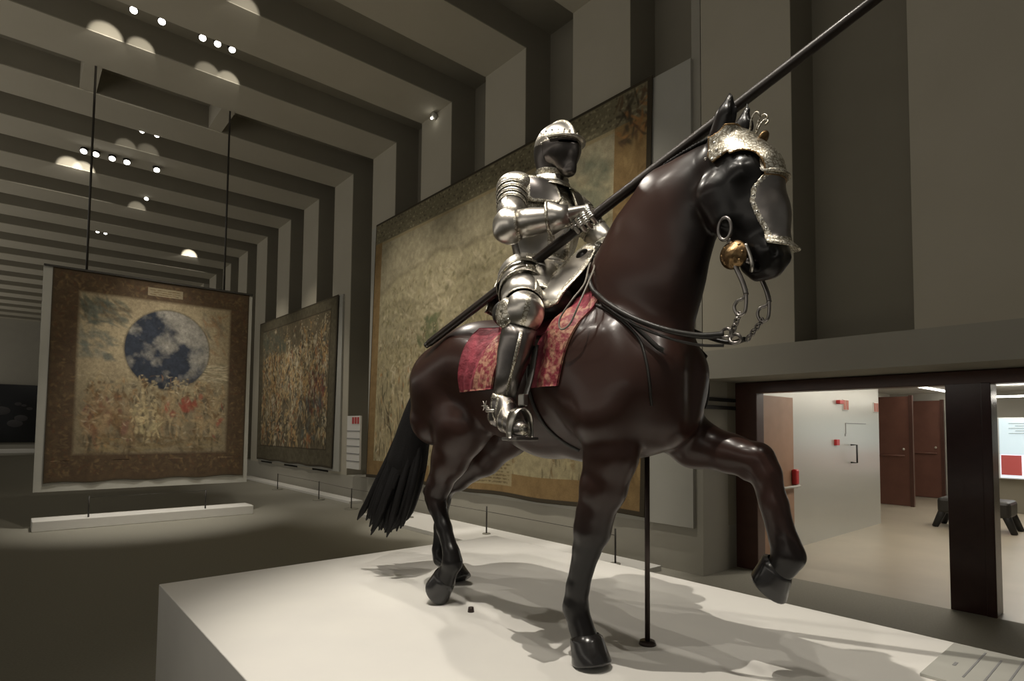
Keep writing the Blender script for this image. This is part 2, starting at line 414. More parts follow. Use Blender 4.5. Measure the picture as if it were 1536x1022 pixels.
# ------------------------------------------------------------------ tapestries
def vnoise(nu,nv,su,sv,rng):
    gu,gv=int(su)+3,int(sv)+3; g=rng.random((gv,gu))
    x=np.linspace(0,su,nu);y=np.linspace(0,sv,nv);xi=x.astype(int);yi=y.astype(int);fx=x-xi;fy=y-yi
    fx=fx*fx*(3-2*fx);fy=fy*fy*(3-2*fy)
    a=g[np.ix_(yi,xi)];b=g[np.ix_(yi,xi+1)];c=g[np.ix_(yi+1,xi)];d=g[np.ix_(yi+1,xi+1)]
    return (a*(1-fx)+b*fx)*(1-fy)[:,None]+(c*(1-fx)+d*fx)*fy[:,None]
def fbm(nu,nv,su,sv,rng,o=4):
    r=0;t=0
    for i in range(o): r=r+vnoise(nu,nv,su*2**i,sv*2**i,rng)*.5**i; t+=.5**i
    return r/t
def strokes(img,n,reg,size,ang,pal,rng,alpha=.8,wob=.4):
    """n soft brush marks in reg=(u0,v0,u1,v1) (v down)"""
    nv,nu=img.shape[:2]
    asp=nu/nv
    for _ in range(n):
        u=rng.uniform(reg[0],reg[2]);v=rng.uniform(reg[1],reg[3]);a=ang+rng.normal()*wob
        L=size[0]*rng.uniform(.5,1.3);w=size[1]*rng.uniform(.5,1.3);c=np.array(pal[rng.integers(len(pal))])*rng.uniform(.8,1.2)
        R=max(L,w)*1.6; x0,x1=int((u-R/asp)*nu),int((u+R/asp)*nu)+2;y0,y1=int((v-R)*nv),int((v+R)*nv)+2
        x0=max(x0,0);y0=max(y0,0);x1=min(x1,nu);y1=min(y1,nv)
        if x1<=x0 or y1<=y0: continue
        X,Y=np.meshgrid((np.arange(x0,x1)/nu-u)*asp,np.arange(y0,y1)/nv-v)
        p=X*math.cos(a)+Y*math.sin(a);q=-X*math.sin(a)+Y*math.cos(a)+.25*p*p/(L+1e-6)*math.sin(u*91)
        d=np.exp(-((p/L)**2+(q/w)**2)**2)*alpha
        img[y0:y1,x0:x1]=img[y0:y1,x0:x1]*(1-d[...,None])+c*d[...,None]
def rect(img,r,c,a=1.):
    nv,nu=img.shape[:2]; s=(slice(int(r[1]*nv),int(r[3]*nv)),slice(int(r[0]*nu),int(r[2]*nu)))
    img[s]=img[s]*(1-a)+np.array(c)*a
TAN=(.36,.30,.18);CREAM=(.52,.45,.31);BRN=(.13,.075,.03);DK=(.045,.035,.02);RED=(.26,.06,.03);BLU=(.09,.11,.11);GRN=(.10,.12,.06);ORN=(.34,.17,.06)
def mix(a,b,t): return np.array(a)[None,None,:]*(1-t[...,None])+np.array(b)[None,None,:]*t[...,None]
def people(img,n,reg,h,pal,cloth,rng,al=.8,lean=.25):
    """small standing, striding and reaching figures, height h"""
    asp=img.shape[1]/img.shape[0]
    P=sorted([(rng.uniform(reg[1],reg[3]),rng.uniform(reg[0],reg[2])) for _ in range(n)])
    for v,u in P:
        s=h*rng.uniform(.7,1.25); ln=rng.normal()*lean; c=[pal[rng.integers(len(pal))]]; d=[cloth[rng.integers(len(cloth))]]
        def st_(du,dv,L,w,a,col,q=al):
            uu=u+du*s/asp; vv=v+dv*s; strokes(img,1,(uu,vv,uu+1e-6,vv+1e-6),(L*s,w*s),a,col,rng,q,.03)
        st_(0,.62,.30,.05,1.57+ln*.5,[DK],.5)
        st_(-.07,.34,.20,.055,1.57+.3+ln*.4,c); st_(.08,.34,.20,.055,1.57-.3,c if rng.random()<.6 else d)
        st_(0,.0,.20,.11,1.57+ln,d if rng.random()<.65 else c)
        st_(rng.choice((-.14,.14)),-.04,.17,.035,rng.uniform(-1.2,1.2),c)
        st_(ln*.3,-.27,.07,.06,0,c)
def tap_landscape():
    nu,nv=640,480; r=np.random.default_rng(3)
    t=fbm(nu,nv,16,12,r); fine=fbm(nu,nv,110,80,r,3)
    img=mix((.29,.255,.165),(.40,.355,.24),t)
    v=np.linspace(0,1,nv)[:,None]; u=np.linspace(0,1,nu)[None,:]
    for h,c in ((.24,(.33,.29,.18)),(.36,(.28,.245,.15)),(.50,(.30,.255,.145))):
        line=h+.12*(fbm(nu,nv,6,1,r,3)[:1]-.5)-.10*(u-.2)
        m=np.clip((v-line)*70,0,1)*.7; img=img*(1-m[...,None])+mix(c,np.array(c)*1.35,fbm(nu,nv,40,30,r))*m[...,None]
        e=np.exp(-((v-line)*90)**2)*.35; img=img*(1-e[...,None])+np.array((.14,.12,.06))*e[...,None]
    strokes(img,900,(.06,.26,.92,.62),(.012,.005),.5,[(.17,.16,.08),(.14,.13,.06),CREAM,(.36,.31,.18),(.21,.18,.09)],r,.5,1.2)
    strokes(img,90,(.2,.20,.62,.5),(.035,.006),.3,[CREAM,(.45,.40,.26)],r,.35)
    strokes(img,90,(.26,.42,.36,.52),(.014,.009),.3,[GRN,(.12,.13,.06)],r,.55,1)
    strokes(img,70,(.70,.12,.9,.27),(.04,.014),.2,[(.12,.14,.10),(.15,.16,.11),(.22,.22,.15)],r,.4)
    people(img,150,(.05,.44,.60,.62),.035,[TAN,CREAM,(.40,.33,.18)],[BRN,(.2,.15,.07),TAN],r,.6)
    people(img,150,(.05,.58,.45,.90),.075,[(.46,.38,.22),TAN,CREAM],[ORN,(.22,.15,.07),(.15,.14,.08),TAN],r,.75)
    people(img,110,(.45,.60,.92,.90),.07,[(.42,.35,.2),TAN],[ORN,(.22,.15,.07),(.15,.14,.08),(.30,.2,.09)],r,.7)
    people(img,40,(.6,.34,.9,.55),.06,[TAN,CREAM],[(.22,.15,.07),(.15,.14,.08)],r,.6)
    strokes(img,120,(.05,.66,.30,.93),(.035,.004),1.5,[(.50,.42,.26),(.45,.36,.2),DK],r,.7,.4)
    img*= (.72+.56*fine)[...,None]
    bn=fbm(nu,nv,70,52,r); B=mix((.19,.12,.05),(.30,.20,.085),bn)
    m=np.zeros((nv,nu)); m[:,:int(.045*nu)]=1; m[:,int(.92*nu):]=1; m[int(.935*nv):,:]=1
    img=img*(1-m[...,None])+B*m[...,None]
    rect(img,(0,0,1,.085),(.17,.15,.09))
    for k in range(5):
        strokes(img,230,(.01,.012+.015*k,.99,.015+.015*k),(.0045,.003),0,[(.30,.27,.17),(.08,.065,.04)],r,.75,.2)
    rect(img,(.045,.085,.92,.095),(.34,.27,.14),.7)
    strokes(img,50,(.925,.02,.995,.13),(.02,.005),.8,[DK,(.10,.06,.03),ORN],r,.8,1.5)
    strokes(img,80,(.93,.14,.985,.93),(.02,.006),1.5,[(.13,.08,.03),(.36,.25,.11)],r,.5,.6)
    rect(img,(0,0,1,.010),DK); rect(img,(0,0,.006,1),DK); rect(img,(.990,0,1,1),DK); rect(img,(0,.988,1,1),DK)
    rect(img,(.34,.90,.66,.97),(.36,.30,.17),.85)
    for k in range(6): strokes(img,90,(.35,.908+.01*k,.65,.911+.01*k),(.006,.002),0,[(.16,.12,.06)],r,.8,.1)
    return img
def tap_battle():
    nu,nv=440,380; r=np.random.default_rng(5); fine=fbm(nu,nv,90,80,r,3)
    img=mix((.09,.075,.045),(.19,.15,.09),fbm(nu,nv,16,14,r))
    people(img,260,(.07,.10,.93,.55),.09,[TAN,(.38,.28,.13),CREAM],[DK,BRN,(.20,.10,.05),(.12,.12,.09),(.34,.2,.08)],r,.7,.5)
    people(img,330,(.07,.24,.92,.86),.12,[(.48,.36,.18),TAN,CREAM,(.45,.28,.12)],[DK,(.30,.12,.05),(.22,.10,.05),(.12,.13,.11),(.38,.22,.09)],r,.75,.6)
    strokes(img,500,(.08,.25,.75,.72),(.030,.004),1.6,[(.56,.45,.24),(.45,.30,.13),DK,CREAM],r,.7,.45)
    strokes(img,60,(.70,.44,.90,.68),(.025,.008),1.3,[(.20,.04,.03),(.14,.03,.03),(.12,.05,.05)],r,.6,.5)
    strokes(img,50,(.60,.58,.86,.85),(.04,.014),1.3,[BLU,DK],r,.45,.5)
    strokes(img,60,(.06,.08,.4,.25),(.05,.02),1.3,[(.10,.11,.08),(.13,.12,.08)],r,.5,.5)
    img*= (.7+.6*fine)[...,None]
    B=mix((.07,.06,.035),(.14,.12,.075),fbm(nu,nv,60,54,r)); m=np.zeros((nv,nu))
    m[:,:int(.06*nu)]=1;m[:,int(.93*nu):]=1;m[:int(.07*nv)]=1;m[int(.90*nv):]=1
    img=img*(1-m[...,None])+B*m[...,None]
    for q in ((0,0,1,.012),(0,.988,1,1),(0,0,.01,1),(.985,0,1,1),(.06,.07,.93,.078),(.06,.893,.93,.90),(.93,.07,.937,.9)): rect(img,q,DK,.8)
    return img
def tap_globe():
    nu,nv=470,510; r=np.random.default_rng(9); fine=fbm(nu,nv,95,100,r,3)
    v,u=np.meshgrid(np.linspace(0,1,nv),np.linspace(0,1,nu),indexing='ij')
    img=mix((.21,.165,.10),(.36,.30,.19),fbm(nu,nv,7,8,r))
    strokes(img,60,(.13,.13,.34,.24),(.045,.010),.6,[(.10,.11,.09),(.08,.09,.07),(.13,.10,.06)],r,.6)
    strokes(img,40,(.13,.28,.28,.42),(.03,.012),.7,[(.11,.12,.10),(.15,.15,.12)],r,.5)
    strokes(img,50,(.74,.14,.86,.36),(.03,.010),.7,[(.14,.13,.10),(.24,.14,.07),(.3,.25,.16)],r,.45)
    strokes(img,120,(.72,.40,.88,.50),(.03,.004),0,[CREAM,(.18,.16,.10)],r,.5,.1)
    # plain dark blue globe with drifting cloud shapes
    d=np.hypot((u-.555)*nu/nv,(v-.345))/.205
    cl=fbm(nu,nv,11,12,r,5); lit=np.clip(.28+(u-.50)*3.0+(cl-.5)*4.2-(v-.34)*2.4,0,1)*.85
    gl=mix((.020,.026,.040),(.25,.235,.20),lit)*(.6+.8*fbm(nu,nv,40,42,r)[...,None]); m=np.clip((1-d)*60,0,1); img=img*(1-m[...,None])+gl*m[...,None]
    ring=np.exp(-((d-1)*45)**2)*.6; img=img*(1-ring[...,None])+np.array((.08,.07,.05))*ring[...,None]
    people(img,70,(.15,.50,.87,.60),.10,[(.38,.30,.17),TAN],[BRN,(.2,.13,.07),(.14,.12,.08),(.3,.2,.1)],r,.7,.4)
    img*= (1-.28*np.clip((v-.44)*9,0,1))[...,None]
    people(img,26,(.16,.56,.38,.76),.17,[(.28,.20,.11),(.22,.16,.09)],[(.15,.07,.05),(.17,.09,.05),BRN],r,.75,.5)
    people(img,30,(.50,.58,.86,.78),.15,[(.30,.23,.13),(.24,.18,.10)],[(.22,.06,.04),(.14,.12,.08),BRN,(.3,.22,.12)],r,.75,.4)
    people(img,10,(.38,.60,.52,.76),.14,[(.42,.34,.19)],[(.34,.29,.16),(.24,.2,.11)],r,.8,.6)
    strokes(img,16,(.63,.57,.74,.67),(.022,.012),1.5,[(.24,.055,.035),(.20,.05,.03)],r,.7,.4)
    strokes(img,60,(.2,.78,.86,.86),(.05,.008),.1,[(.22,.17,.09),(.14,.10,.05)],r,.6,.3)
    strokes(img,300,(.14,.48,.88,.84),(.014,.004),.8,[CREAM,ORN,DK,(.26,.18,.09),BRN],r,.3,1)
    img*= (.72+.56*fine)[...,None]
    bn=fbm(nu,nv,44,48,r); B=mix((.055,.034,.019),(.10,.065,.034),bn)
    du=np.minimum(u-.12,.89-u); dv=np.minimum(v-.10,.87-v); e=np.clip(np.minimum(du,dv)*60+.5,0,1)
    img=img*e[...,None]+B*(1-e[...,None])
    for rg in ((.01,.03,.11,.97),(.90,.03,.99,.97),(.03,.88,.97,.96),(.03,.02,.97,.09)):
        strokes(img,260,rg,(.011,.005),1.4,[(.10,.045,.02),(.19,.13,.06),(.14,.10,.05),(.07,.05,.025)],r,.4,1.5)
    rect(img,(.44,.035,.62,.075),(.34,.29,.19),.7)
    for k in range(3): strokes(img,40,(.45,.043+.011*k,.61,.045+.011*k),(.006,.002),0,[(.14,.10,.05)],r,.8,.1)
    m=np.clip(1-np.minimum(np.minimum(u,1-u)*nu/nv,np.minimum(v,1-v))/.012,0,1)
    img=img*(1-.85*m[...,None])+np.array(DK)*.85*m[...,None]
    return img
def hang(name,img,c00,c10,c01,c11,normal,parent,sag=.012):
    """corners: top left, top right, bottom left, bottom right"""
    nv,nu=img.shape[:2]; T,S=np.meshgrid(np.linspace(0,1,nv),np.linspace(0,1,nu),indexing='ij')
    c=[np.array(q,float) for q in (c00,c10,c01,c11)]
    P=(c[0]*(1-S)[...,None]+c[1]*S[...,None])*(1-T)[...,None]+(c[2]*(1-S)[...,None]+c[3]*S[...,None])*T[...,None]
    wv=sag*(np.sin(S*37)*.5+np.sin(S*61+1)*.3+np.sin(T*9+S*5)*.2)*T**.6
    P=P+np.array(normal,float)*wv[...,None]
    P[...,2]+= .012*np.sin(S*23)*T*(T>.9)
    V=P.reshape(-1,3); i=np.arange(nv*nu).reshape(nv,nu)
    Fq=np.stack([i[:-1,:-1],i[1:,:-1],i[1:,1:],i[:-1,1:]],-1).reshape(-1,4)
    # give the cloth a thickness with a back skin
    n=len(V); Vb=V-np.array(normal)*.008
    e=[*i[0,:],*i[1:,-1],*i[-1,-2::-1],*i[-2:0:-1,0]]
    Fe=[(e[k],e[(k+1)%len(e)],e[(k+1)%len(e)]+n,e[k]+n) for k in range(len(e))]
    Vall=np.vstack([V,Vb]); Fb=(Fq+n)[:,::-1]
    colr=np.clip(img.reshape(-1,3),0,1); cc=np.vstack([colr,colr*.5])
    return build(name,Vall,Fq.tolist()+Fb.tolist()+Fe,M['weave'],parent,True,attr=('Weave',cc))
f=.9862   # tapestries hang .08 in front of the wall plane
tw=lambda y,z:(5.71,y*f,z*f+CAMH)
PX=5.71+.035
def panel_yz(parent,y0,y1,z0,z1,name='backing_panel'):
    return box(name,(PX,y0*f,z0*f+CAMH),(WX+.001,y1*f,z1*f+CAMH),M['panel'],parent)
L=thing('hanging_tapestry',(5.75,7.5,.55),'huge tapestry of troops in a golden landscape hanging on the wall behind the rider','tapestry')
p=panel_yz(L,3.655,11.56,-1.105,4.325)
hang('woven_cloth',tap_landscape(),tw(11.30,4.345),tw(4.16,4.345),tw(11.53,-1.075),tw(4.30,-1.05),(-1,0,0),L)
L=thing('hanging_tapestry',(5.75,16,.55),'dense battle tapestry with dark borders on the right wall between two taller tapestries','tapestry')
panel_yz(L,12.98,19.0,-1.06,3.14)
hang('woven_cloth',tap_battle(),tw(18.95,3.19),tw(13.16,3.155),tw(18.89,-1.03),tw(13.32,-1.0),(-1,0,0),L)
L=thing('suspended_tapestry',(1.8,11.5,.55),'brown bordered tapestry with a dark blue globe on a white panel hung from two rods','tapestry')
box('backing_panel',(.272,11.46,.555),(3.345,11.56,4.045),M['panel'],L)
hang('woven_cloth',tap_globe(),(.385,11.45,4.05),(3.29,11.45,4.045),(.385,11.44,.685),(3.27,11.44,.69),(0,-1,0),L)
for x in (.81,2.86): G().tube([(x,11.51,4.04),(x,11.51,7.92)],.017,8).obj('hanging_rod',M['rod'],L)
box('top_bar',(.272,11.43,4.045),(3.345,11.56,4.075),M['rod'],L)
# low white step with two posts under it
L=thing('barrier_step',(1.8,11.2,0),'long low white step on the floor in front of the globe tapestry','step')
G().prism([(.27,11.12,0),(3.38,11.12,0),(3.38,11.62,0),(.27,11.62,0)],(0,0,.155)).obj('step_body',M['white'],L,smooth=False,bevel=.01)
for x in (.95,2.60): G().tube([(x,11.2,.15),(x,11.2,.48)],.012,8).obj('post',M['rod'],L)
G().tube([(.95,11.2,.46),(2.60,11.2,.46)],.003,6).obj('barrier_cord',M['rod'],L)
# far painting and its lit shelf
L=thing('dark_painting',(-1.5,42.9,.6),'large dark glazed painting on the far end wall left of the globe tapestry','painting')
box('glass_front',(-6,42.86,.55),(1.3,42.97,3.78),M['glass_black'],L)
g=G()
for x,z,r in ((.2,2.7,.16),(.45,2.62,.12),(.7,2.45,.14),(.35,1.9,.3),(.1,1.6,.35),(-.5,2.3,.4)):
    g.ball((x,42.86,z),r,14,0,(1,.03,.6))
g.obj('pale_figure',mat('dim_painted_figure',(.03,.028,.03),.5),L,smooth=False)
tag(box('barrier_step',(-6,41.2,0),(1.6,41.8,.22),M['white'],bevel=.02),'distant white step below the dark painting on the end wall','step')
s=box('bright_floor_step',(4.75,3.95,0),(5.64,9.6,.06),M['white'],bevel=.004)  # white slab added so the floor strip by the wall looks brightly lit
tag(s,'low white step added to brighten the floor below the landscape tapestry behind the plinth','step')
s=box('bright_floor_step',(5.36,11.4,0),(5.66,19.0,.05),M['white'],bevel=.004)  # second added slab, stands for the bright strip of floor here
tag(s,'narrow low white step added to brighten the floor below the battle tapestry','step')
# small barrier posts along the right wall and their cord
pp=[(5.12,15.0),(5.12,12.4),(5.05,10.65),(5.2,8.7),(5.28,6.70),(5.28,4.32)]
names=['farthest small black barrier post, in front of the battle tapestry','small black barrier post by the right edge of the battle tapestry','small black barrier post in front of the white text board','small black barrier post hidden behind the horse tail before the landscape tapestry','thin black barrier post between the hind legs and foreleg of the horse','nearest thin black barrier post just left of the steel support pole']
for (x,y),nm in zip(pp,names):
    zb=.06 if y<9.5 else 0
    s=thing('barrier_post',(x,y,zb),nm,'barrier post','barrier posts along the right wall')
    G().tube([(x,y,zb+.01),(x,y,.40+zb)],.011,8).obj('post',M['rod'],s)
    G().tube([(x,y,zb),(x,y,zb+.012)],.13 if zb==0 else .06,16).obj('base_disc',M['floor'],s)
    i_=pp.index((x,y))
    if i_+1<len(pp): G().tube([(x,y,.385),(pp[i_+1][0],pp[i_+1][1],.385)],.0035,6).obj('barrier_cord',M['rod'],s)
# white text board between the two wall tapestries
b=thing('text_board',(5.55,11.45,.7),'narrow white text board with a red mark between the two wall tapestries','sign')
bx0=(5.52,11.32); bx1=(5.58,11.92)
box('board',(5.52,11.32,.70),(5.56,11.93,1.83),M['white'],b)
g=G()
for i in range(5): g.box((5.512,11.32,.86+.16*i),(5.521,11.93,.875+.16*i))
g.obj('shadow_rule',M['text'],b,smooth=False)  # grey printed lines of text
g=G()
for i in range(3): g.box((5.51,11.36+.12*i,1.66),(5.521,11.44+.12*i,1.80)); 
g.obj('red_mark',M['red'],b,smooth=False)
# ceiling camera dome
s=thing('ceiling_sensor',(5.72,9.0,7.28),'small grey sensor on the rib high above the landscape tapestry','sensor')
G().tube([(5.79,9.0,7.40),(5.70,9.0,7.40)],.06,14).obj('housing',M['panel'],s); G().ball((5.69,9.0,7.34),.025,8).obj('lens',M['lens'],s)
# ------------------------------------------------------------------ ceiling spotlights
def spotlight(x,y,z,aim,lab,grp,r=.055,on=True):
    s=thing('ceiling_spotlight',(x,y,z),lab,'spotlight',grp)
    a=np.array(aim,float); a/=np.linalg.norm(a); c=np.array((x,y,z),float)
    G().tube([c-a*.16,c-a*.15,c-a*.02,c],[r*.6,r,r,r*1.08],14).obj('can',M['black'],s)
    G().tube([c,c+a*.004],[r*.88,r*.86],14).obj('lens',M['lens'] if on else M['panel'],s)
    G().tube([c-a*.10,(x,y,CZ+.44)],.012,6).obj('stem',M['black'],s)
rows=[('nearest row',9.62,[(1.08,7.5),(1.43,7.5),(1.97,7.5),(2.18,7.5),(2.39,7.5)],.055,(1,1,1,1,1)),
      ('second row',13.5,[(1.74,7.48),(2.0,7.48)],.05,(1,1)),
      ('third row',15.1,[(.92,7.38),(1.13,7.38),(1.42,7.38),(1.69,7.38),(2.26,7.38)],.07,(1,1,1,1,1)),
      ('fourth row',17.4,[(2.4,7.44)],.055,(1,)),('farthest row',21.65,[(1.75,7.5),(1.95,7.5)],.05,(1,1))]
ordn=['leftmost','second from the left','middle one','fourth from the left','rightmost']
for nm,y,xs,r,on in rows:
    for i,(x,z) in enumerate(xs):
        o_={1:['the single one'],2:['left one','right one'],5:ordn}[len(xs)][i]
        spotlight(x,y,z,(-.15+.05*i,-.55,-.8),'black ceiling spotlight with glowing lens, %s in the %s'%(o_,nm),'ceiling spotlights in the '+nm,r)
# ------------------------------------------------------------------ plinth
pt=thing('display_plinth',(1.77,1.2,0),'large white display plinth under the horse and rider','plinth')
box('plinth_body',(.626,-1.2,0),(2.925,3.61,PH),M['plinth'],pt,bevel=.004)
# ------------------------------------------------------------------ the horse
H=Field((-.43,.62,-.02),(.43,3.12,2.04),.0095)
def both(fn,*a,**k):
    for s in (-1,1): fn(s,*a,**k)
c=H.cap
# trunk
c((0,1.40,1.02),(0,1.80,1.02),.272,.290,.05,sx=.93)
c((0,1.80,1.02),(0,2.22,1.09),.290,.250,.05,sx=.98)
c((0,1.36,1.06),(0,1.46,1.04),.205,.24,.06,sx=.95)
c((0,1.55,1.25),(0,1.75,1.27),.13,.12,.10,sx=.6)            # withers
c((0,2.20,1.17),(0,2.42,1.18),.20,.19,.08)
for s in (-1,1):
    c((s*.10,2.25,1.15),(s*.12,2.42,1.08),.20,.20,.05)         # croup
    c((s*.13,2.44,1.05),(s*.14,2.50,.90),.175,.145,.05)        # buttock
    c((s*.12,1.37,1.15),(s*.13,1.30,.99),.12,.125,.06)          # shoulder and point of shoulder
    c((s*.13,1.52,1.18),(s*.17,1.36,.90),.14,.13,.05)          # shoulder blade, arm
    c((s*.065,1.225,1.06),(s*.07,1.26,.90),.105,.09,.05)        # breast
c((0,1.25,.90),(0,1.6,.84),.12,.12,.06)
# neck
c((0,1.43,1.18),(0,1.345,1.38),.265,.235,.06,sx=.62)
c((0,1.345,1.38),(0,1.27,1.53),.232,.208,.05,sx=.50)
c((0,1.27,1.53),(0,1.17,1.645),.205,.160,.04,sx=.48)
c((0,1.17,1.645),(0,1.04,1.72),.158,.115,.04,sx=.55)
c((0,1.10,1.77),(0,1.28,1.74),.04,.035,.04,sx=.6)              # crest
c((0,1.28,1.74),(0,1.50,1.42),.035,.03,.06,sx=.6)
# head
c((0,.975,1.735),(0,.925,1.66),.100,.105,.03,sx=.86)
c((0,.925,1.66),(0,.885,1.53),.102,.082,.03,sx=.78)
c((0,.885,1.53),(0,.858,1.42),.080,.064,.03,sx=.72)
c((0,.858,1.42),(0,.848,1.375),.060,.050,.02,sx=1.0)
for s in (-1,1):
    c((s*.045,.99,1.625),(s*.04,.965,1.545),.075,.06,.03)      # cheek
    c((s*.062,.905,1.665),(s*.066,.90,1.66),.038,.036,.015)    # eye socket
    H.ell((s*.080,.897,1.672),(.022,.026,.024),.006)
    c((s*.038,.822,1.405),(s*.03,.812,1.39),.026,.022,.015)    # nostril wing
    H.cap((s*.062,.805,1.412),(s*.045,.812,1.392),.010,.008,.008,op='sub')
    # ears
    c((s*.052,.985,1.82),(s*.058,.955,1.88),.038,.036,.02,sx=.8)
    c((s*.058,.955,1.88),(s*.056,.940,1.955),.036,.005,.01,sx=.7)
    H.cap((s*.062,.925,1.86),(s*.058,.935,1.92),.014,.004,.008,op='sub')
c((0,.94,1.50),(0,.905,1.385),.045,.032,.03,sx=1.0)            # lower jaw
c((0,.905,1.385),(0,.885,1.352),.032,.028,.015,sx=1.1)
H.cap((-.07,.872,1.372),(.07,.872,1.372),.008,.008,.006,op='sub')
H.cap((-.07,.85,1.352),(.07,.90,1.39),.006,.006,.006,op='sub')
# near (right) foreleg, planted
def leg(P,k=.025):
    for (a,ra,sa),(b,rb,sb) in zip(P,P[1:]): H.cap(a,b,ra,rb,k,sx=sa)
leg([((-.155,1.355,.90),.120,.9),((-.165,1.35,.76),.098,.92),((-.165,1.385,.64),.084,.95),((-.168,1.42,.545),.067,1)])
leg([((-.168,1.42,.54),.068,1),((-.168,1.435,.48),.066,1),((-.168,1.46,.41),.050,1),((-.168,1.505,.26),.041,.95),((-.168,1.515,.185),.046,1),((-.168,1.49,.125),.042,1),((-.168,1.462,.07),.052,1)],.02)
c((-.168,1.475,.44),(-.168,1.53,.22),.020,.022,.02)            # flexor tendon
c((-.168,1.545,.165),(-.168,1.54,.15),.022,.02,.02)
# far foreleg, raised
leg([((.15,1.34,.90),.120,.9),((.165,1.22,.80),.092,.9),((.175,1.08,.765),.068,1),((.18,.985,.745),.058,1)])
leg([((.18,.985,.75),.058,1),((.18,.955,.70),.050,1),((.18,.925,.60),.042,1),((.18,.885,.475),.038,1),((.18,.876,.435),.046,1),((.18,.90,.395),.040,1),((.18,.925,.375),.044,1)],.02)
c((.18,.965,.64),(.18,.915,.44),.020,.022,.02)
c((.18,1.02,.70),(.18,1.01,.70),.03,.03,.02)
# near hind leg, toe tipped back on the ground
leg([((-.135,2.36,1.0),.195,.85),((-.15,2.28,.86),.150,.85),((-.16,2.36,.70),.095,.9),((-.165,2.45,.56),.060,.95),((-.17,2.48,.50),.050,1)],.035)
leg([((-.17,2.47,.51),.050,1),((-.17,2.45,.46),.046,1),((-.17,2.39,.36),.036,1),((-.17,2.325,.25),.038,1),((-.17,2.315,.205),.046,1),((-.175,2.35,.15),.042,1),((-.18,2.365,.11),.050,1)],.02)
c((-.165,2.44,.62),(-.17,2.54,.525),.022,.024,.02)
c((-.17,2.54,.525),(-.17,2.45,.42),.022,.018,.02)
# far hind leg, stretched back with sunken fetlock
leg([((.13,2.36,1.0),.195,.85),((.15,2.30,.85),.145,.85),((.12,2.45,.70),.10,.9),((.10,2.66,.57),.066,.95),((.095,2.78,.50),.052,1)],.035)
leg([((.095,2.78,.50),.050,1),((.095,2.80,.43),.044,1),((.095,2.82,.28),.035,1),((.095,2.825,.15),.040,1),((.095,2.80,.105),.046,1),((.10,2.70,.07),.042,1)],.02)
c((.10,2.76,.58),(.095,2.86,.51),.024,.024,.02)
# muscle relief
for s in (-1,1):
    H.cap((s*.30,2.12,.98),(s*.30,2.10,.80),.035,.03,.07,op='sub')   # flank hollow
    c((s*.215,1.56,1.02),(s*.19,1.42,.88),.07,.06,.05)
H.cap((0,1.09,1.08),(0,1.10,.86),.022,.02,.06,op='sub')
H0=H.copy()
HV=H.v
def surfX(y,h,s=-1):
    """distance of the body surface from the mid plane at (y,h)"""
    j=(y-H.lo[1])/H.st; k=(h-H.lo[2])/H.st
    j0=int(j);k0=int(k);fj=j-j0;fk=k-k0
    col=(HV[:,j0,k0]*(1-fj)+HV[:,j0+1,k0]*fj)*(1-fk)+(HV[:,j0,k0+1]*(1-fj)+HV[:,j0+1,k0+1]*fj)*fk
    xs=H.ax[0]
    rng=range(len(xs)) if s<0 else range(len(xs)-1,-1,-1)
    prev=None
    for i in rng:
        if col[i]<0:
            if prev is None: return abs(xs[i])
            a=col[prev];b=col[i]; return abs(xs[prev]+(xs[i]-xs[prev])*a/(a-b))
        prev=i
    return 0.
def coat(P):
    y,h=P[:,1],P[:,2]; brown=np.array((.036,.0170,.0130)); blk=np.array((.0075,.0066,.0064))
    t=np.clip((.66-h)/.25,0,1)
    hd=np.clip((1.06-y)/.10,0,1)*np.clip((h-1.25)/.1,0,1)
    thr=np.clip((1.16-y)/.08,0,1)*np.clip((h-1.2)/.1,0,1)*.8
    t=np.maximum(np.maximum(t,hd),thr)[:,None]
    return brown*(1-t)+blk*t
horse=thing('horse_statue',(HX,1.9,PH),'life-size dark bay horse figure stepping with one foreleg raised on the white plinth','horse')
sculpt('body',H,M['horsecoat'],horse,smooth=2,attr=('Coat',coat))
# hooves
def hoof(name,cor,sole,rc,rs,toe):
    """coronet centre, sole centre, radii, toe direction"""
    c0,c1=np.array(cor,float),np.array(sole,float); ax=(c1-c0)/np.linalg.norm(c1-c0); t=np.array(toe,float); t-=ax*(t@ax); t/=np.linalg.norm(t); w=np.cross(ax,t)
    R=[]
    for q,r,o in ((-.12,rc*.8,0),(0,rc,0),(.12,rc*1.05,.003),(.5,(rc+rs)/2,.012),(.92,rs,.022),(1,rs*.97,.023),(1.0,rs*.6,.02),(.97,.002,.02)):
        R.append((W(c0+(c1-c0)*q+t*o),t*r*1.08,w*r))
    g=G().loft(R,24); g.obj(name,M['hoof'],horse)
hoof('hoof',(-.168,1.462,.088),(-.172,1.44,.004),.059,.071,(-.5,-.9,0))
hoof('hoof',(.18,.918,.392),(.178,.968,.330),.052,.064,(0,-.7,-1))
hoof('hoof',(-.178,2.36,.128),(-.188,2.425,.066),.056,.067,(-.25,-.4,-1))
hoof('hoof',(.10,2.695,.075),(.10,2.65,.004),.056,.066,(0,-1,0))
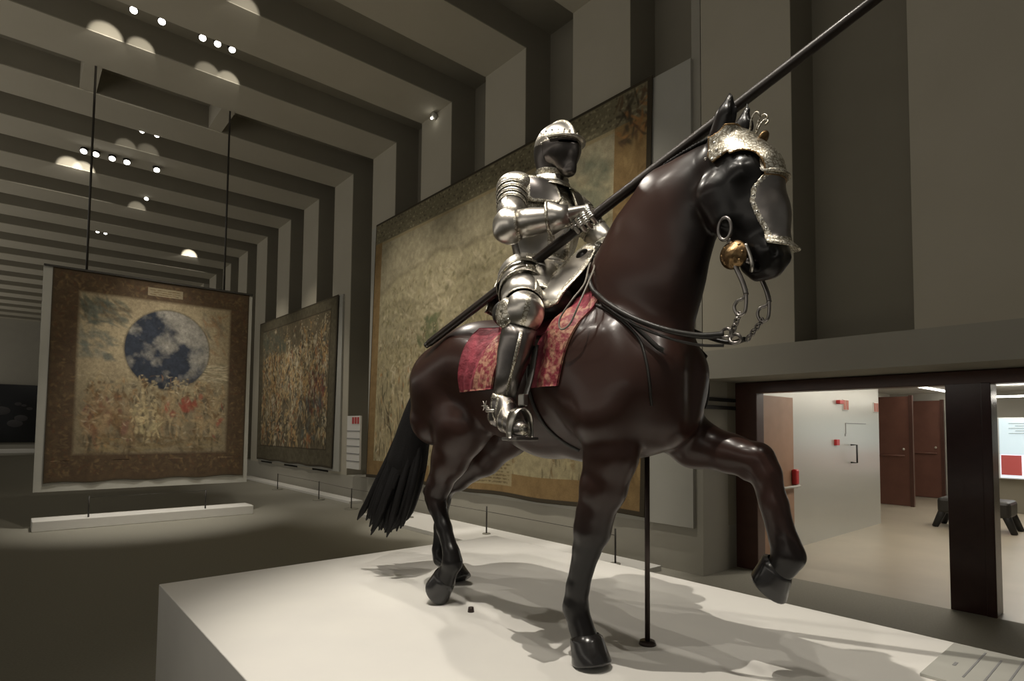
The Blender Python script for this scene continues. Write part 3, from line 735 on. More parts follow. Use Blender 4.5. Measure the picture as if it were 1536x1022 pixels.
# tail
g=G(); rt=np.random.default_rng(4)
path=np.array([(0,2.60,1.14),(-.01,2.70,1.13),(-.03,2.80,1.02),(-.055,2.865,.84),(-.08,2.91,.64),(-.115,2.975,.44),(-.14,3.035,.29)])
for i in range(260):
    a=rt.uniform(0,2*math.pi); r=math.sqrt(rt.uniform(0,1)); e=rt.uniform(.80,1.06)
    wd=np.array([.024,.034,.046,.060,.076,.088,.080])*r
    P=path.copy(); P[:,0]+=wd*math.cos(a)*.9; P[:,1]+=wd*math.sin(a)
    P[:,1]+=np.array([0,0,.005,.01,.02,.03,.05])*rt.normal(); P[:,0]+=np.array([0,0,.004,.01,.015,.02,.03])*rt.normal()
    P[-1]=P[-2]+(P[-1]-P[-2])*(e*1.25-.25+ .25*math.sin(a*2)); 
    S=spline(P,5); ph=rt.uniform(0,6)
    q_=np.linspace(0,1,len(S)); S[:,1]+=(.010*np.sin(9*q_+ph)+.016*np.sin(11*q_+.8+a*.25))*q_; S[:,0]+=.010*np.sin(10*q_+2+ph*.2)*q_
    rad=np.interp(np.linspace(0,1,len(S)),[0,.25,.75,.94,1],[.009,.018,.024,.018,.004])
    g.tube(W(S),rad,6)
S=spline(path[:6],6); g.tube(W(S),np.interp(np.linspace(0,1,len(S)),[0,.3,.8,1],[.04,.07,.115,.07]),12)
g.obj('tail',M['hair'],horse)
# plaited mane along the crest
cr=spline([(0,1.02,1.845),(0,1.13,1.832),(0,1.25,1.80),(0,1.345,1.72),(0,1.43,1.60),(0,1.50,1.47)],26)
g=G()
for q in range(3):
    n=len(cr); t=np.arange(n)*.75+q*2.094
    P=cr.copy(); P[:,0]+=.011*np.sin(t); P[:,2]+=.010*np.abs(np.cos(t))+.004
    g.tube(W(P),.0075,6)
g.obj('plaited_mane',M['hair'],horse)

# straps following the body
def strap(name,pts,wid,parent,m='black_leather',side=-1,off=.004,th=.004,n=10,close=None):
    """flat strap of width wid over body points (y,h)"""
    C=spline([(0,*p) for p in pts],n); P=[]
    for q in C: P.append((side*(surfX(q[1],q[2],side)+off),q[1],q[2]))
    P=np.array(P)
    for _ in range(2): P[1:-1]=(P[:-2]+2*P[1:-1]+P[2:])/4
    g=G(); g.tube(W(P),wid/2,8,flat=.35,up=None) if 0 else ribbon(g,P,wid,th,side)
    return g.obj(name,M[m],parent)
def ribbon(g,P,wid,th,side):
    T=np.gradient(P,axis=0);T/=np.linalg.norm(T,axis=1)[:,None]
    V=[]
    for p,t in zip(P,T):
        nrm=np.array((side,0,0.)); nrm-=t*(nrm@t); nrm/=np.linalg.norm(nrm)+1e-9; w=np.cross(t,nrm)
        for a,b in ((-1,0),(-.8,1),(.8,1),(1,0)): V.append(p+w*a*wid/2+nrm*b*th)
    n=len(P); Fc=[(i*4+j,i*4+(j+1)%4,(i+1)*4+(j+1)%4,(i+1)*4+j) for i in range(n-1) for j in range(4)]+[(0,1,2,3),(n*4-1,n*4-2,n*4-3,n*4-4)]
    g.add(W(V),Fc)
h=thing('breast_harness',(HX,1.3,1.7),'thin black leather breast strap and girth around the horse','harness')
for s in (-1,1):
    strap('breast_strap',[(1.52,1.36),(1.40,1.325),(1.30,1.26),(1.23,1.19),(1.17,1.13),(1.15,1.115)],.020,h,side=s)
    strap('shoulder_strap',[(1.50,1.345),(1.37,1.285),(1.28,1.225),(1.215,1.15),(1.18,1.07),(1.17,.99),(1.175,.93)],.010,h,side=s)
    strap('girth',[(1.68,1.10),(1.66,.97),(1.63,.86),(1.59,.80),(1.54,.765)],.016,h,side=s,off=.003)
# ------------------------------------------------------------------ bit, curb chains, reins
b=thing('curb_bit',(HX,.9,1.9),'steel curb bit with a gilded round boss at the horse mouth','bit')
for s in (-1,1):
    th=np.linspace(0,2*math.pi,25)
    G().tube(W([(s*.094,.945+.022*math.cos(t),1.49+.036*math.sin(t)) for t in th]),.006,8,cap=False).obj('cheek_ring',M['darksteel'],b)
    gg=G()
    R=[]
    for r,x in ((.0,.034),(.014,.034),(.02,.026),(.034,.020),(.044,.012),(.047,.004),(.044,0.)):
        R.append((W([(s*(.072+x),.925,1.405)])[0],np.array((0,r,0)),np.array((0,0,r))))
    gg.loft(R,24)
    for k in range(8):
        a=k*math.pi/4; gg.ball(W([(s*.088,.925+.034*math.cos(a),1.405+.034*math.sin(a))])[0],.006,8)
    gg.obj('gilded_boss',M['gold'],b)
    gg=G().tube(W(spline([(s*.078,.94,1.46),(s*.080,.935,1.42),(s*.080,.915,1.36),(s*.078,.895,1.31),(s*.076,.885,1.27)],6)),.008,8)
    # S shaped shank with scrolled end
    sp=[(.885,1.29),(.893,1.262),(.915,1.255),(.925,1.235),(.912,1.21),(.892,1.215),(.886,1.24),(.885,1.28)]
    gg.tube(W(spline([(s*.076,a,z) for a,z in sp],6)),.0055,8)
    gg.obj('shank',M['darksteel'],b)
    gg=G()
    for k in range(7):
        t=k/6; cc=np.array((s*(.074-.02*t),.912+.035*t,1.21-.055*t)); th=np.linspace(0,2*math.pi,11); w=k%2
        gg.tube(W([cc+np.array((.010*math.sin(a)*(w),.009*math.cos(a)*.8,.010*math.sin(a)*(1-w)+.008*math.cos(a)*-.5)) for a in th]),.0032,6,cap=False)
    gg.obj('curb_chain',M['darksteel'],b)
    G().tube(W(spline([(s*.078,.885,1.43),(s*.074,.872,1.39),(s*.070,.868,1.36),(s*.06,.875,1.345)],5)),.006,8).obj('mouthpiece_arm',M['stirrupmetal'],b)
G().tube(W([(-.075,.885,1.38),(.075,.885,1.38)]),.009,8).obj('mouthpiece',M['darksteel'],b)
r=thing('leather_reins',(HX,1.2,1.9),'black leather reins running from the left gauntlet to the curb bit','reins')
RP=[(.0,1.56,1.53),(-.05,1.50,1.45),(-.13,1.45,1.375),(-.185,1.36,1.31),(-.19,1.24,1.235),(-.165,1.12,1.18),(-.115,1.03,1.155),(-.07,.965,1.155)]
S=spline(RP,10)
for i in range(len(S)):
    if 1.1<S[i][1]<1.5: S[i][0]=-max(abs(S[i][0]),surfX(S[i][1],S[i][2])+.012)
g=G(); g.tube(W(S),np.interp(np.arange(len(S)),[0,len(S)*.7,len(S)],[.009,.010,.012]),8); g.obj('near_rein',M['black_leather'],r)
S2=spline([(p[0]*-.9+.0,p[1],p[2]) for p in RP],10)
for i in range(len(S2)):
    if 1.1<S2[i][1]<1.5: S2[i][0]=max(abs(S2[i][0]),surfX(S2[i][1],S2[i][2],1)+.012)
G().tube(W(S2),.009,8).obj('far_rein',M['black_leather'],r)
# lower pair hanging a little under the upper one
S3=S.copy(); S3[:,2]-=np.linspace(0,.035,len(S))
G().tube(W(S3),.005,8).obj('curb_rein',M['black_leather'],r)
gg=G()
for k in range(2):
    th=np.linspace(0,2*math.pi,17); cc=(-.072,.955+.03*k*-1,1.16-.022*k)
    gg.tube(W([(cc[0]+.004*math.sin(a*2),cc[1]+.018*math.cos(a),cc[2]+.014*math.sin(a)) for a in th]),.006,6,cap=False)
gg.obj('rein_ring',M['darksteel'],r)
# loose end of the reins looped over the saddle cloth
LP=[(-.02,1.57,1.55),(-.12,1.50,1.47),(-.22,1.43,1.38),(-.285,1.43,1.31),(-.31,1.465,1.245),(-.315,1.455,1.205),(-.31,1.415,1.22),(-.295,1.385,1.29),(-.23,1.40,1.38),(-.12,1.47,1.47),(-.02,1.56,1.55)]
G().tube(W(spline(LP,8)),.0035,8).obj('rein_loop',M['looprein'],r)

def rivets(pts,r,m,parent,name='rivet'):
    me=None
    for p in pts:
        w=W([p])[0]-np.array(wloc(parent))
        if me is None:
            o=G().ball(W([p])[0],r,8).obj(name,m,parent); me=o.data; me.transform(Matrix.Translation(-Vector(w)))
        else: o=bpy.data.objects.new(name,me); COL.objects.link(o); o.parent=parent
        o.location=w
# ------------------------------------------------------------------ chamfron
CH=Field((-.17,.66,1.36),(.17,1.08,1.86),.0042)
def resample(F,G_,off=0):
    ix=[np.clip((F.ax[i]-G_.lo[i])/G_.st,0,G_.n[i]-1.001) for i in range(3)]
    i0=[q.astype(int) for q in ix]; fr=[(q-p).astype(np.float32) for q,p in zip(ix,i0)]
    out=np.zeros(F.n,np.float32)
    for a in (0,1):
        for b_ in (0,1):
            for c_ in (0,1):
                w=(fr[0] if a else 1-fr[0])[:,None,None]*(fr[1] if b_ else 1-fr[1])[None,:,None]*(fr[2] if c_ else 1-fr[2])[None,None,:]
                out+=w*G_.v[np.ix_(i0[0]+a,i0[1]+b_,i0[2]+c_)]
    F.v=out-off
resample(CH,H,.0)
for s in (-1,1):  # plates ignore ears
    pass
head=CH.v.copy()
def plate(region,t0,t1):
    F=CH.copy(); x,y,z=np.meshgrid(*F.ax,indexing='ij',sparse=True)
    F.v=np.maximum(head-t1,np.maximum(-(head-t0),region(np.abs(x),y,z)+0*head)).astype(np.float32); return F
cf=thing('chamfron',(HX,.85,2.1),'etched steel chamfron with scalloped brow plate covering the horse face','head armour')
def sd_circ(y,z,cy,cz,r): return np.sqrt((y-cy)**2+(z-cz)**2)-r
def brow(x,y,z):
    d=np.maximum(1.635-z, z-1.835)
    d=np.maximum(d, -sd_circ(y,z,.905,1.655,.075)+0*x)      # eye cut-out
    low=1.745+np.clip((y-.93)*-.0,0,0)
    d=np.maximum(d, np.where(y>.93,np.maximum(1.715+np.clip(.99-y,0,.06)*.4+np.clip(y-.985,0,.1)*1.5-z,-1),-1)+0*x)
    d=np.maximum(d, y-1.005)
    d=np.maximum(d,-sd_circ(y,z,.99,1.865,.052)+0*x)         # ear openings
    return d
def face(x,y,z):
    yb=np.interp(z,[1.40,1.43,1.50,1.56,1.60,1.66],[.815,.824,.852,.872,.866,.815])
    d=np.maximum(y-yb,np.maximum(z-1.655,1.425-z))
    return d+0*x
def rimpick(reg,w):
    def f(c): return (reg(np.abs(c[:,0]),c[:,1],c[:,2])>-w).astype(int)
    return f
sculpt('brow_plate',plate(brow,.003,.013),M['etched'],cf,smooth=1,mats=[M['etched'],M['gold']],pick=rimpick(brow,.006))
FP=sculpt('face_plate',plate(face,.002,.010),M['darksteel'],cf,smooth=1,mats=[M['darksteel'],M['etched']],pick=rimpick(face,.017))
# flared nose rim
R=[]
for i,(q,o,dz) in enumerate(((0,.004,0.02),(.4,.008,.005),(.75,.022,-.003),(1,.042,-.014),(1,.040,-.019),(.7,.018,-.010),(.3,.004,.0))):
    R.append((W([(0,.875,1.452+dz)])[0],np.array((0,-(.078+o*1.0),-(.01+o*.5))),np.array((.066+o*.6,0,0))))
G().loft(R,28,arc=(-1.05,1.05)).obj('nose_flare',M['etched'],cf)
R=[]
for o,dz in ((.002,.03),(.006,.01),(.014,-.006),(.026,-.018),(.024,-.023),(.010,-.012),(.002,.0)):
    R.append((W([(0,.900,1.675+dz)])[0],np.array((0,-(.092+o),-.01)),np.array((.075+o*.5,0,0))))
G().loft(R,28,arc=(-.95,.95)).obj('brow_flare',M['etched'],cf)
rv=[]
for z in np.linspace(1.47,1.63,7):
    yb=float(np.interp(z,[1.40,1.43,1.50,1.56,1.60,1.66],[.815,.824,.852,.872,.866,.815]))-.010
    xx=surfX(yb,z)+.011
    for s in (-1,1): rv.append((s*xx,yb,z))
for y,z in ((.985,1.73),(.97,1.755),(.995,1.76),(.955,1.735),(.98,1.785),(1.01,1.74)):
    xx=surfX(y,z)+.013
    for s in (-1,1): rv.append((s*xx,y,z))
rivets(rv,.0058,M['rivet'],FP)
gg=G()
for r,x in ((.026,0),(.027,.01),(.020,.018),(.008,.022)): pass
gg.loft([(W([(0,.868-x,1.782+x*.4)])[0],np.array((r*.75,0,0)),np.array((0,-r*.3,r*.7))) for r,x in ((.030,0),(.031,.008),(.024,.014),(.012,.020),(.001,.022))],20)
gg.obj('plume_boss',M['gold'],cf)
gg=G()
for sx,sy in ((-.02,0),(.02,0),(0,-.01)):
    gg.tube(W(spline([(sx,.895+sy,1.82),(sx*1.4,.885+sy,1.85),(sx*1.6,.868+sy,1.862),(sx*1.3,.858+sy,1.848),(sx,.865+sy,1.838)],5)),.0035,6)
gg.obj('scroll_crest',M['etched'],cf)
# ------------------------------------------------------------------ saddle cloth
def flap(name,side,yf0,yf1,h0,h1,n=36,m=40,parent=None,mi=None,wav=.004,scal=0):
    V=[]
    for j in range(m+1):
        t=j/m
        for i in range(n+1):
            s=i/n; y=yf0(t)*(1-s)+yf1(t)*s; h=h0*(1-t)+(h1+scal*math.sin(s*math.pi))*t
            x=surfX(y,h,side)+.010+wav*(1+math.sin(s*26+t*3))*t+ .010*t*(s*(1-s))
            V.append((x,y,h))
    V=np.array(V).reshape(m+1,n+1,3)
    for _ in range(3): V[1:-1,:,0]=(V[:-2,:,0]+2*V[1:-1,:,0]+V[2:,:,0])/4
    th=.009; A=V.copy(); B=V.copy(); B[...,0]-=th
    A[...,0]*=side; B[...,0]*=side
    P=np.vstack([A.reshape(-1,3),B.reshape(-1,3)]); N=(m+1)*(n+1)
    Fc=[];MI=[]
    ix=lambda j,i:j*(n+1)+i
    for j in range(m):
        for i in range(n):
            q=[ix(j,i),ix(j+1,i),ix(j+1,i+1),ix(j,i+1)]
            if side<0: q=q[::-1]
            Fc.append(q); Fc.append([a+N for a in q[::-1]]); k=mi(i/n,j/m); MI+=[k,k]
    e=[ix(0,i) for i in range(n+1)]+[ix(j,n) for j in range(1,m+1)]+[ix(m,i) for i in range(n-1,-1,-1)]+[ix(j,0) for j in range(m-1,0,-1)]
    for k in range(len(e)): Fc.append([e[k],e[(k+1)%len(e)],e[(k+1)%len(e)]+N,e[k]+N]); MI.append(1)
    return build(name,W(P),Fc,None,parent,True,mats=[M['velvet'],M['brocade']],mi=MI)
cl=thing('saddle_cloth',(HX,1.75,1.75),'crimson velvet saddle cloth with gold brocade flaps under the rider','saddle cloth')
for s in (-1,1):
    flap('rear_flap',s,lambda t:2.12-.02*t+.05*t*t,lambda t:1.80+.08*t,1.31,1.01,parent=cl,mi=lambda u,v:1 if (u>.45 and v>.12) or v>.97 else 0,wav=.006,scal=-.0)
    flap('front_flap',s,lambda t:1.66-.005*t,lambda t:1.41+.085*t,1.35,1.005,parent=cl,mi=lambda u,v:1 if u>.30 else 0,wav=.002)
    flap('seat_flap',s,lambda t:2.02,lambda t:1.45,1.37,1.22,parent=cl,mi=lambda u,v:0,wav=.0,n=30,m=12)
# ------------------------------------------------------------------ saddle
sd=thing('war_saddle',(HX,1.8,2.1),'war saddle with a steel bow plate etched along its border in front of the rider','saddle')
SF=Field((-.36,1.38,1.12),(.36,2.20,1.70),.008)
SF.cap((0,1.62,1.44),(0,1.98,1.44),.085,.10,.04,sx=1.5); SF.cap((0,1.60,1.47),(0,1.60,1.55),.06,.045,.03,sx=1.6)
SF.cap((0,2.02,1.46),(0,2.03,1.54),.06,.03,.03,sx=2.6)
for s in (-1,1): SF.cap((s*.16,1.62,1.36),(s*.20,1.90,1.34),.06,.06,.04)
sculpt('seat',SF,M['black_leather'],sd)
def curved_plate(name,cols,m,parent,th=.006,mats=None,rim=None):
    """cols: rows of points, each row same length"""
    P=np.array(cols,float); a,b=P.shape[:2]
    # densify
    rows=[spline(r,6) for r in P]; P=np.array([spline([r[i] for r in rows],6) for i in range(len(rows[0]))]).transpose(1,0,2)
    a,b=P.shape[:2]
    du=np.gradient(P,axis=1);dv=np.gradient(P,axis=0);n=np.cross(du,dv);n/=np.linalg.norm(n,axis=2)[...,None]+1e-9
    V=np.vstack([P.reshape(-1,3),(P+n*th).reshape(-1,3)]);N=a*b;Fc=[];MI=[]
    ix=lambda j,i:j*b+i
    for j in range(a-1):
        for i in range(b-1):
            q=[ix(j,i),ix(j,i+1),ix(j+1,i+1),ix(j+1,i)]; k=int(min(j,a-2-j)<2 or min(i,b-2-i)<2)
            Fc+= [q[::-1],[p+N for p in q]]; MI+=[k,k]
    e=[ix(0,i) for i in range(b)]+[ix(j,b-1) for j in range(1,a)]+[ix(a-1,i) for i in range(b-2,-1,-1)]+[ix(j,0) for j in range(a-2,0,-1)]
    for k in range(len(e)): Fc.append([e[k],e[(k+1)%len(e)],e[(k+1)%len(e)]+N,e[k]+N]); MI.append(1)
    return build(name,W(V),Fc,m,parent,True,mats=mats,mi=MI if mats else None)
for s in (-1,1):
    f=lambda L:[(s*x,y,z) for x,y,z in L]
    curved_plate('bow_plate',[f([(.015,1.655,1.60),(.015,1.60,1.615),(.015,1.545,1.60)]),f([(.085,1.675,1.53),(.085,1.60,1.53),(.075,1.53,1.52)]),
        f([(.175,1.70,1.44),(.165,1.60,1.45),(.15,1.52,1.445)]),f([(.235,1.69,1.38),(.225,1.61,1.38),(.205,1.54,1.38)]),f([(.245,1.64,1.33),(.245,1.60,1.315),(.235,1.555,1.33)])],
        None,sd,mats=[M['steel'],M['etched']])
    curved_plate('cantle_plate',[f([(.02,2.07,1.58),(.10,2.06,1.58)]),f([(.05,2.09,1.47),(.16,2.04,1.48)]),f([(.10,2.09,1.36),(.225,2.02,1.36)])],None,sd,mats=[M['darksteel'],M['etched']])
# stirrup leather, stirrup
def stir(s,lab):
    t=thing('stirrup',(HX+s*.41,1.57,1.5),lab,'stirrup')
    g=G(); P=np.array([(s*(.30),1.60,1.16),(s*.335,1.585,1.05),(s*.385,1.565,.955),(s*.405,1.56,.925)]);
    ribbon(g,spline(P,6),.030,.006,s); SL=g.obj('stirrup_leather',M['black_leather'],t)
    G().box(tuple(W([(s*.40-.012,1.545,.93)])[0]),tuple(W([(s*.40+.012,1.575,.972)])[0])).obj('buckle',M['stirrupmetal'],SL,smooth=False,bevel=.004)
    A=[]
    for k in range(21):
        a=math.pi*(k/20); A.append((s*(.405+0.004)-s*.052*math.cos(a)*1.0,1.565-.028*math.cos(a)*-1*0,.815+.105*math.sin(a)**.8))
    g=G(); P=np.array(A); w=np.interp(np.arange(21),[0,5,10,15,20],[.012,.022,.024,.022,.012])
    T=np.gradient(P,axis=0);T/=np.linalg.norm(T,axis=1)[:,None];V=[]
    for p,tt,ww in zip(P,T,w):
        n_=np.cross(tt,(0,1,0)); 
        for a,b in ((-1,-.2),(1,-.2),(1,.2),(-1,.2)): V.append(p+np.array((0,1,0))*a*ww+n_*b*.012)
    Fc=[(i*4+j,i*4+(j+1)%4,(i+1)*4+(j+1)%4,(i+1)*4+j) for i in range(20) for j in range(4)]+[(0,1,2,3),(83,82,81,80)]
    g.add(W(V),Fc); g.obj('stirrup_arch',M['stirrupmetal'],t)
    g=G().box(tuple(W([(s*.408-.055,1.525,.805)])[0]),tuple(W([(s*.408+.055,1.605,.818)])[0])); g.obj('tread',M['darksteel'],t,smooth=False,bevel=.004)
stir(-1,'steel arched stirrup around the right foot of the armour nearest the camera')
stir(1,'steel arched stirrup on the far side of the horse')

# ------------------------------------------------------------------ the armour
ar=thing('suit_of_armour',(HX,1.88,2.2),'polished steel suit of armour with etched gilt bands riding the horse and holding the lance','suit of armour')
def limb(g,a,b,prof,ref=(0,-1,0),mi=0,n=24,arc=None,cap=False):
    a=np.array(a,float);b=np.array(b,float);d=b-a;L=np.linalg.norm(d);d/=L
    u=np.array(ref,float);u-=d*(u@d);u/=np.linalg.norm(u);v=np.cross(d,u)
    R=[]
    for q in prof:
        t,r=q[0],q[1];sq=q[2] if len(q)>2 else 1;off=q[3] if len(q)>3 else 0
        R.append((W([a+d*L*t+u*off])[0],u*r,v*r*sq))
    return g.loft(R,n,mi,arc=arc,cap=cap)
def shell_obj(name,g,m,th=.003,mats=None,par=None):
    o=g.obj(name,m,par or ar,mats=mats); md=o.modifiers.new('thickness','SOLIDIFY'); md.thickness=th; md.offset=0; return o
ST,ET,GD,DS,RV=M['steel'],M['etched'],M['gold'],M['darksteel'],M['rivet']
# joints: shoulder, elbow, wrist, hip, knee, ankle for near (-1) and far (+1) side
sh={-1:(-.190,1.870,1.870),1:(.190,1.855,1.875)}
el={-1:(-.285,1.775,1.672),1:(.275,1.70,1.66)}
wr={-1:(-.165,1.605,1.692),1:(.10,1.60,1.60)}
hp={-1:(-.10,1.90,1.50),1:(.10,1.90,1.50)}
kn={-1:(-.335,1.635,1.285),1:(.335,1.635,1.285)}
an={-1:(-.375,1.705,.945),1:(.375,1.705,.945)}
BF=Field((-.48,1.45,.80),(.48,2.10,2.20),.011)
BF.cap((0,1.905,1.50),(0,1.89,1.62),.10,.085,.03,sx=1.1); BF.cap((0,1.895,1.62),(0,1.885,1.80),.085,.085,.04,sx=1.3)
BF.cap((0,1.86,1.86),(0,1.83,1.98),.055,.055,.03); BF.ell((0,1.80,2.07),(.07,.085,.095),.02)
for s in (-1,1):
    for J,r in (((sh[s],el[s]),(.048,.040)),((el[s],wr[s]),(.040,.028)),((hp[s],kn[s]),(.085,.058)),((kn[s],an[s]),(.055,.036))): BF.cap(J[0],J[1],r[0],r[1],.03)
    BF.cap(an[s],(s*.415,1.60,.865),.035,.025,.02)
sculpt('arming_body',BF,M['mannequin'],ar)
# --- helmet
def fld(c,r,st=.004): return Field((c[0]-r[0],c[1]-r[1],c[2]-r[2]),(c[0]+r[0],c[1]+r[1],c[2]+r[2]),st)
hc=(0,1.80,2.07)
F=fld(hc,(.15,.19,.19),.0038)
F.ell((0,1.800,2.090),(.090,.112,.112),.0); F.ell((0,1.808,2.102),(.009,.118,.121),.022); F.cap((0,1.825,2.04),(0,1.832,1.955),.066,.064,.03)
F.fn(lambda x,y,z:-(z-1.955)); F.fn(lambda x,y,z: np.maximum(y-1.745-(z-2.10)*0,-(1.745-y))*0+ (1.765-y)*(z<2.112)-.5*(z>=2.112))
HS=sculpt('helmet_skull',F,None,ar,mats=[ST,ET,M['shadesteel']],pick=lambda c:np.where(c[:,2]<2.085+.25*np.clip(c[:,1]-1.80,0,1),2,((np.abs(c[:,0])<.012)|(np.abs(c[:,2]-2.125)<.006)).astype(int)))
F=fld(hc,(.15,.19,.19),.0038)
F.ell((0,1.790,2.075),(.093,.108,.088),.0); F.cap((0,1.765,2.045),(0,1.725,1.972),.084,.030,.02,sx=.95); F.cap((0,1.72,2.055),(0,1.690,2.035),.040,.010,.045,sx=.9); F.cap((0,1.69,2.07),(0,1.70,1.96),.012,.010,.03)
F.fn(lambda x,y,z:z-2.105); F.fn(lambda x,y,z:y-1.80); F.fn(lambda x,y,z:-(z-1.94))
F.fn(lambda x,y,z:np.maximum(np.abs(z-2.078)-.0045,np.maximum(y-1.735,np.abs(x)-.070)),0,'sub')
sculpt('visor',F,None,ar,mats=[M['shadesteel'],ET],pick=lambda c:(np.abs(c[:,2]-2.095)<.004).astype(int))
g=G();V=[];n=24
for q,(r,dz) in enumerate(((.084,.004),(.134,-.006),(.136,-.010),(.084,-.004))):
    for i in range(n+1):
        a=-1.25+2.5*i/n; rr=r+ (.010*math.cos(a*1.2) if r>.1 else 0); V.append((rr*math.sin(a)*.80,1.80-rr*math.cos(a)*1.0,2.112+dz+.006*math.cos(a)*-1))
Fc=[(q*(n+1)+i,q*(n+1)+i+1,((q+1)%4)*(n+1)+i+1,((q+1)%4)*(n+1)+i) for q in range(4) for i in range(n)]
g.add(W(V),Fc); g.obj('helmet_brim',ST,HS)
g=[]
for a in np.linspace(-1.5,1.5,13): g.append((.100*math.sin(a)*.97,1.805-.114*math.cos(a),2.130))
for s in (-1,1): g.append((s*.092,1.80,2.09))
rivets(g,.0048,RV,HS,'helmet_rivet')
# --- gorget
g=G()
for i,(z,r,y) in enumerate(((1.965,.078,1.815),(1.945,.074,1.82),(1.925,.082,1.825),(1.922,.078,1.825),(1.905,.090,1.835),(1.902,.086,1.835),(1.885,.115,1.85),(1.865,.145,1.86))): 
    pass
R=[]
for z,r,y in ((1.990,.078,1.822),(1.984,.073,1.822),(1.966,.072,1.825),(1.962,.077,1.826),(1.948,.080,1.832),(1.944,.087,1.832),(1.934,.094,1.84),(1.926,.112,1.845),(1.915,.130,1.85)):
    R.append((W([(0,y,z)])[0],np.array((r*1.02,0,0)),np.array((0,-r*.92,-r*.10))))
g.loft(R[:3],32,1); g.loft(R[2:7],32,0); g.loft(R[6:],32,1)
shell_obj('gorget',g,None,mats=[ST,ET])
# --- cuirass
def torso(grow=0.):
    F=Field((-.26,1.66,1.48),(.26,2.06,1.98),.0055)
    F.ell((0,1.87,1.77),(.185+grow,.128+grow,.185+grow),0); F.cap((0,1.885,1.60),(0,1.88,1.70),.118+grow,.125+grow,.04,sx=1.15)
    F.cap((0,1.775,1.78),(0,1.765,1.64),.045+grow,.035+grow,.07,sx=.8); F.cap((-.115,1.865,1.872),(.115,1.865,1.872),.072+grow,.072+grow,.05)
    return F
band=lambda c:((np.abs(c[:,0])<.017)|(np.abs(np.abs(c[:,0])-.10-(1.88-c[:,2])*-.15)<.013)|(c[:,2]>1.79)|(np.abs(c[:,2]-1.592)<.010)).astype(int)
F=torso(); F.fn(lambda x,y,z:y-1.885); F.fn(lambda x,y,z:np.maximum(1.565-z,z-1.955)); 
for s in (-1,1): F.cap((s*.235,1.80,1.86),(s*.235,1.95,1.80),.075,.075,.01,op='sub')
sculpt('breastplate',F,None,ar,mats=[ST,ET],pick=band)
F=torso(.002); F.fn(lambda x,y,z:1.882-y); F.fn(lambda x,y,z:np.maximum(1.565-z,z-1.96))
sculpt('backplate',F,None,ar,mats=[DS,ET],pick=band)
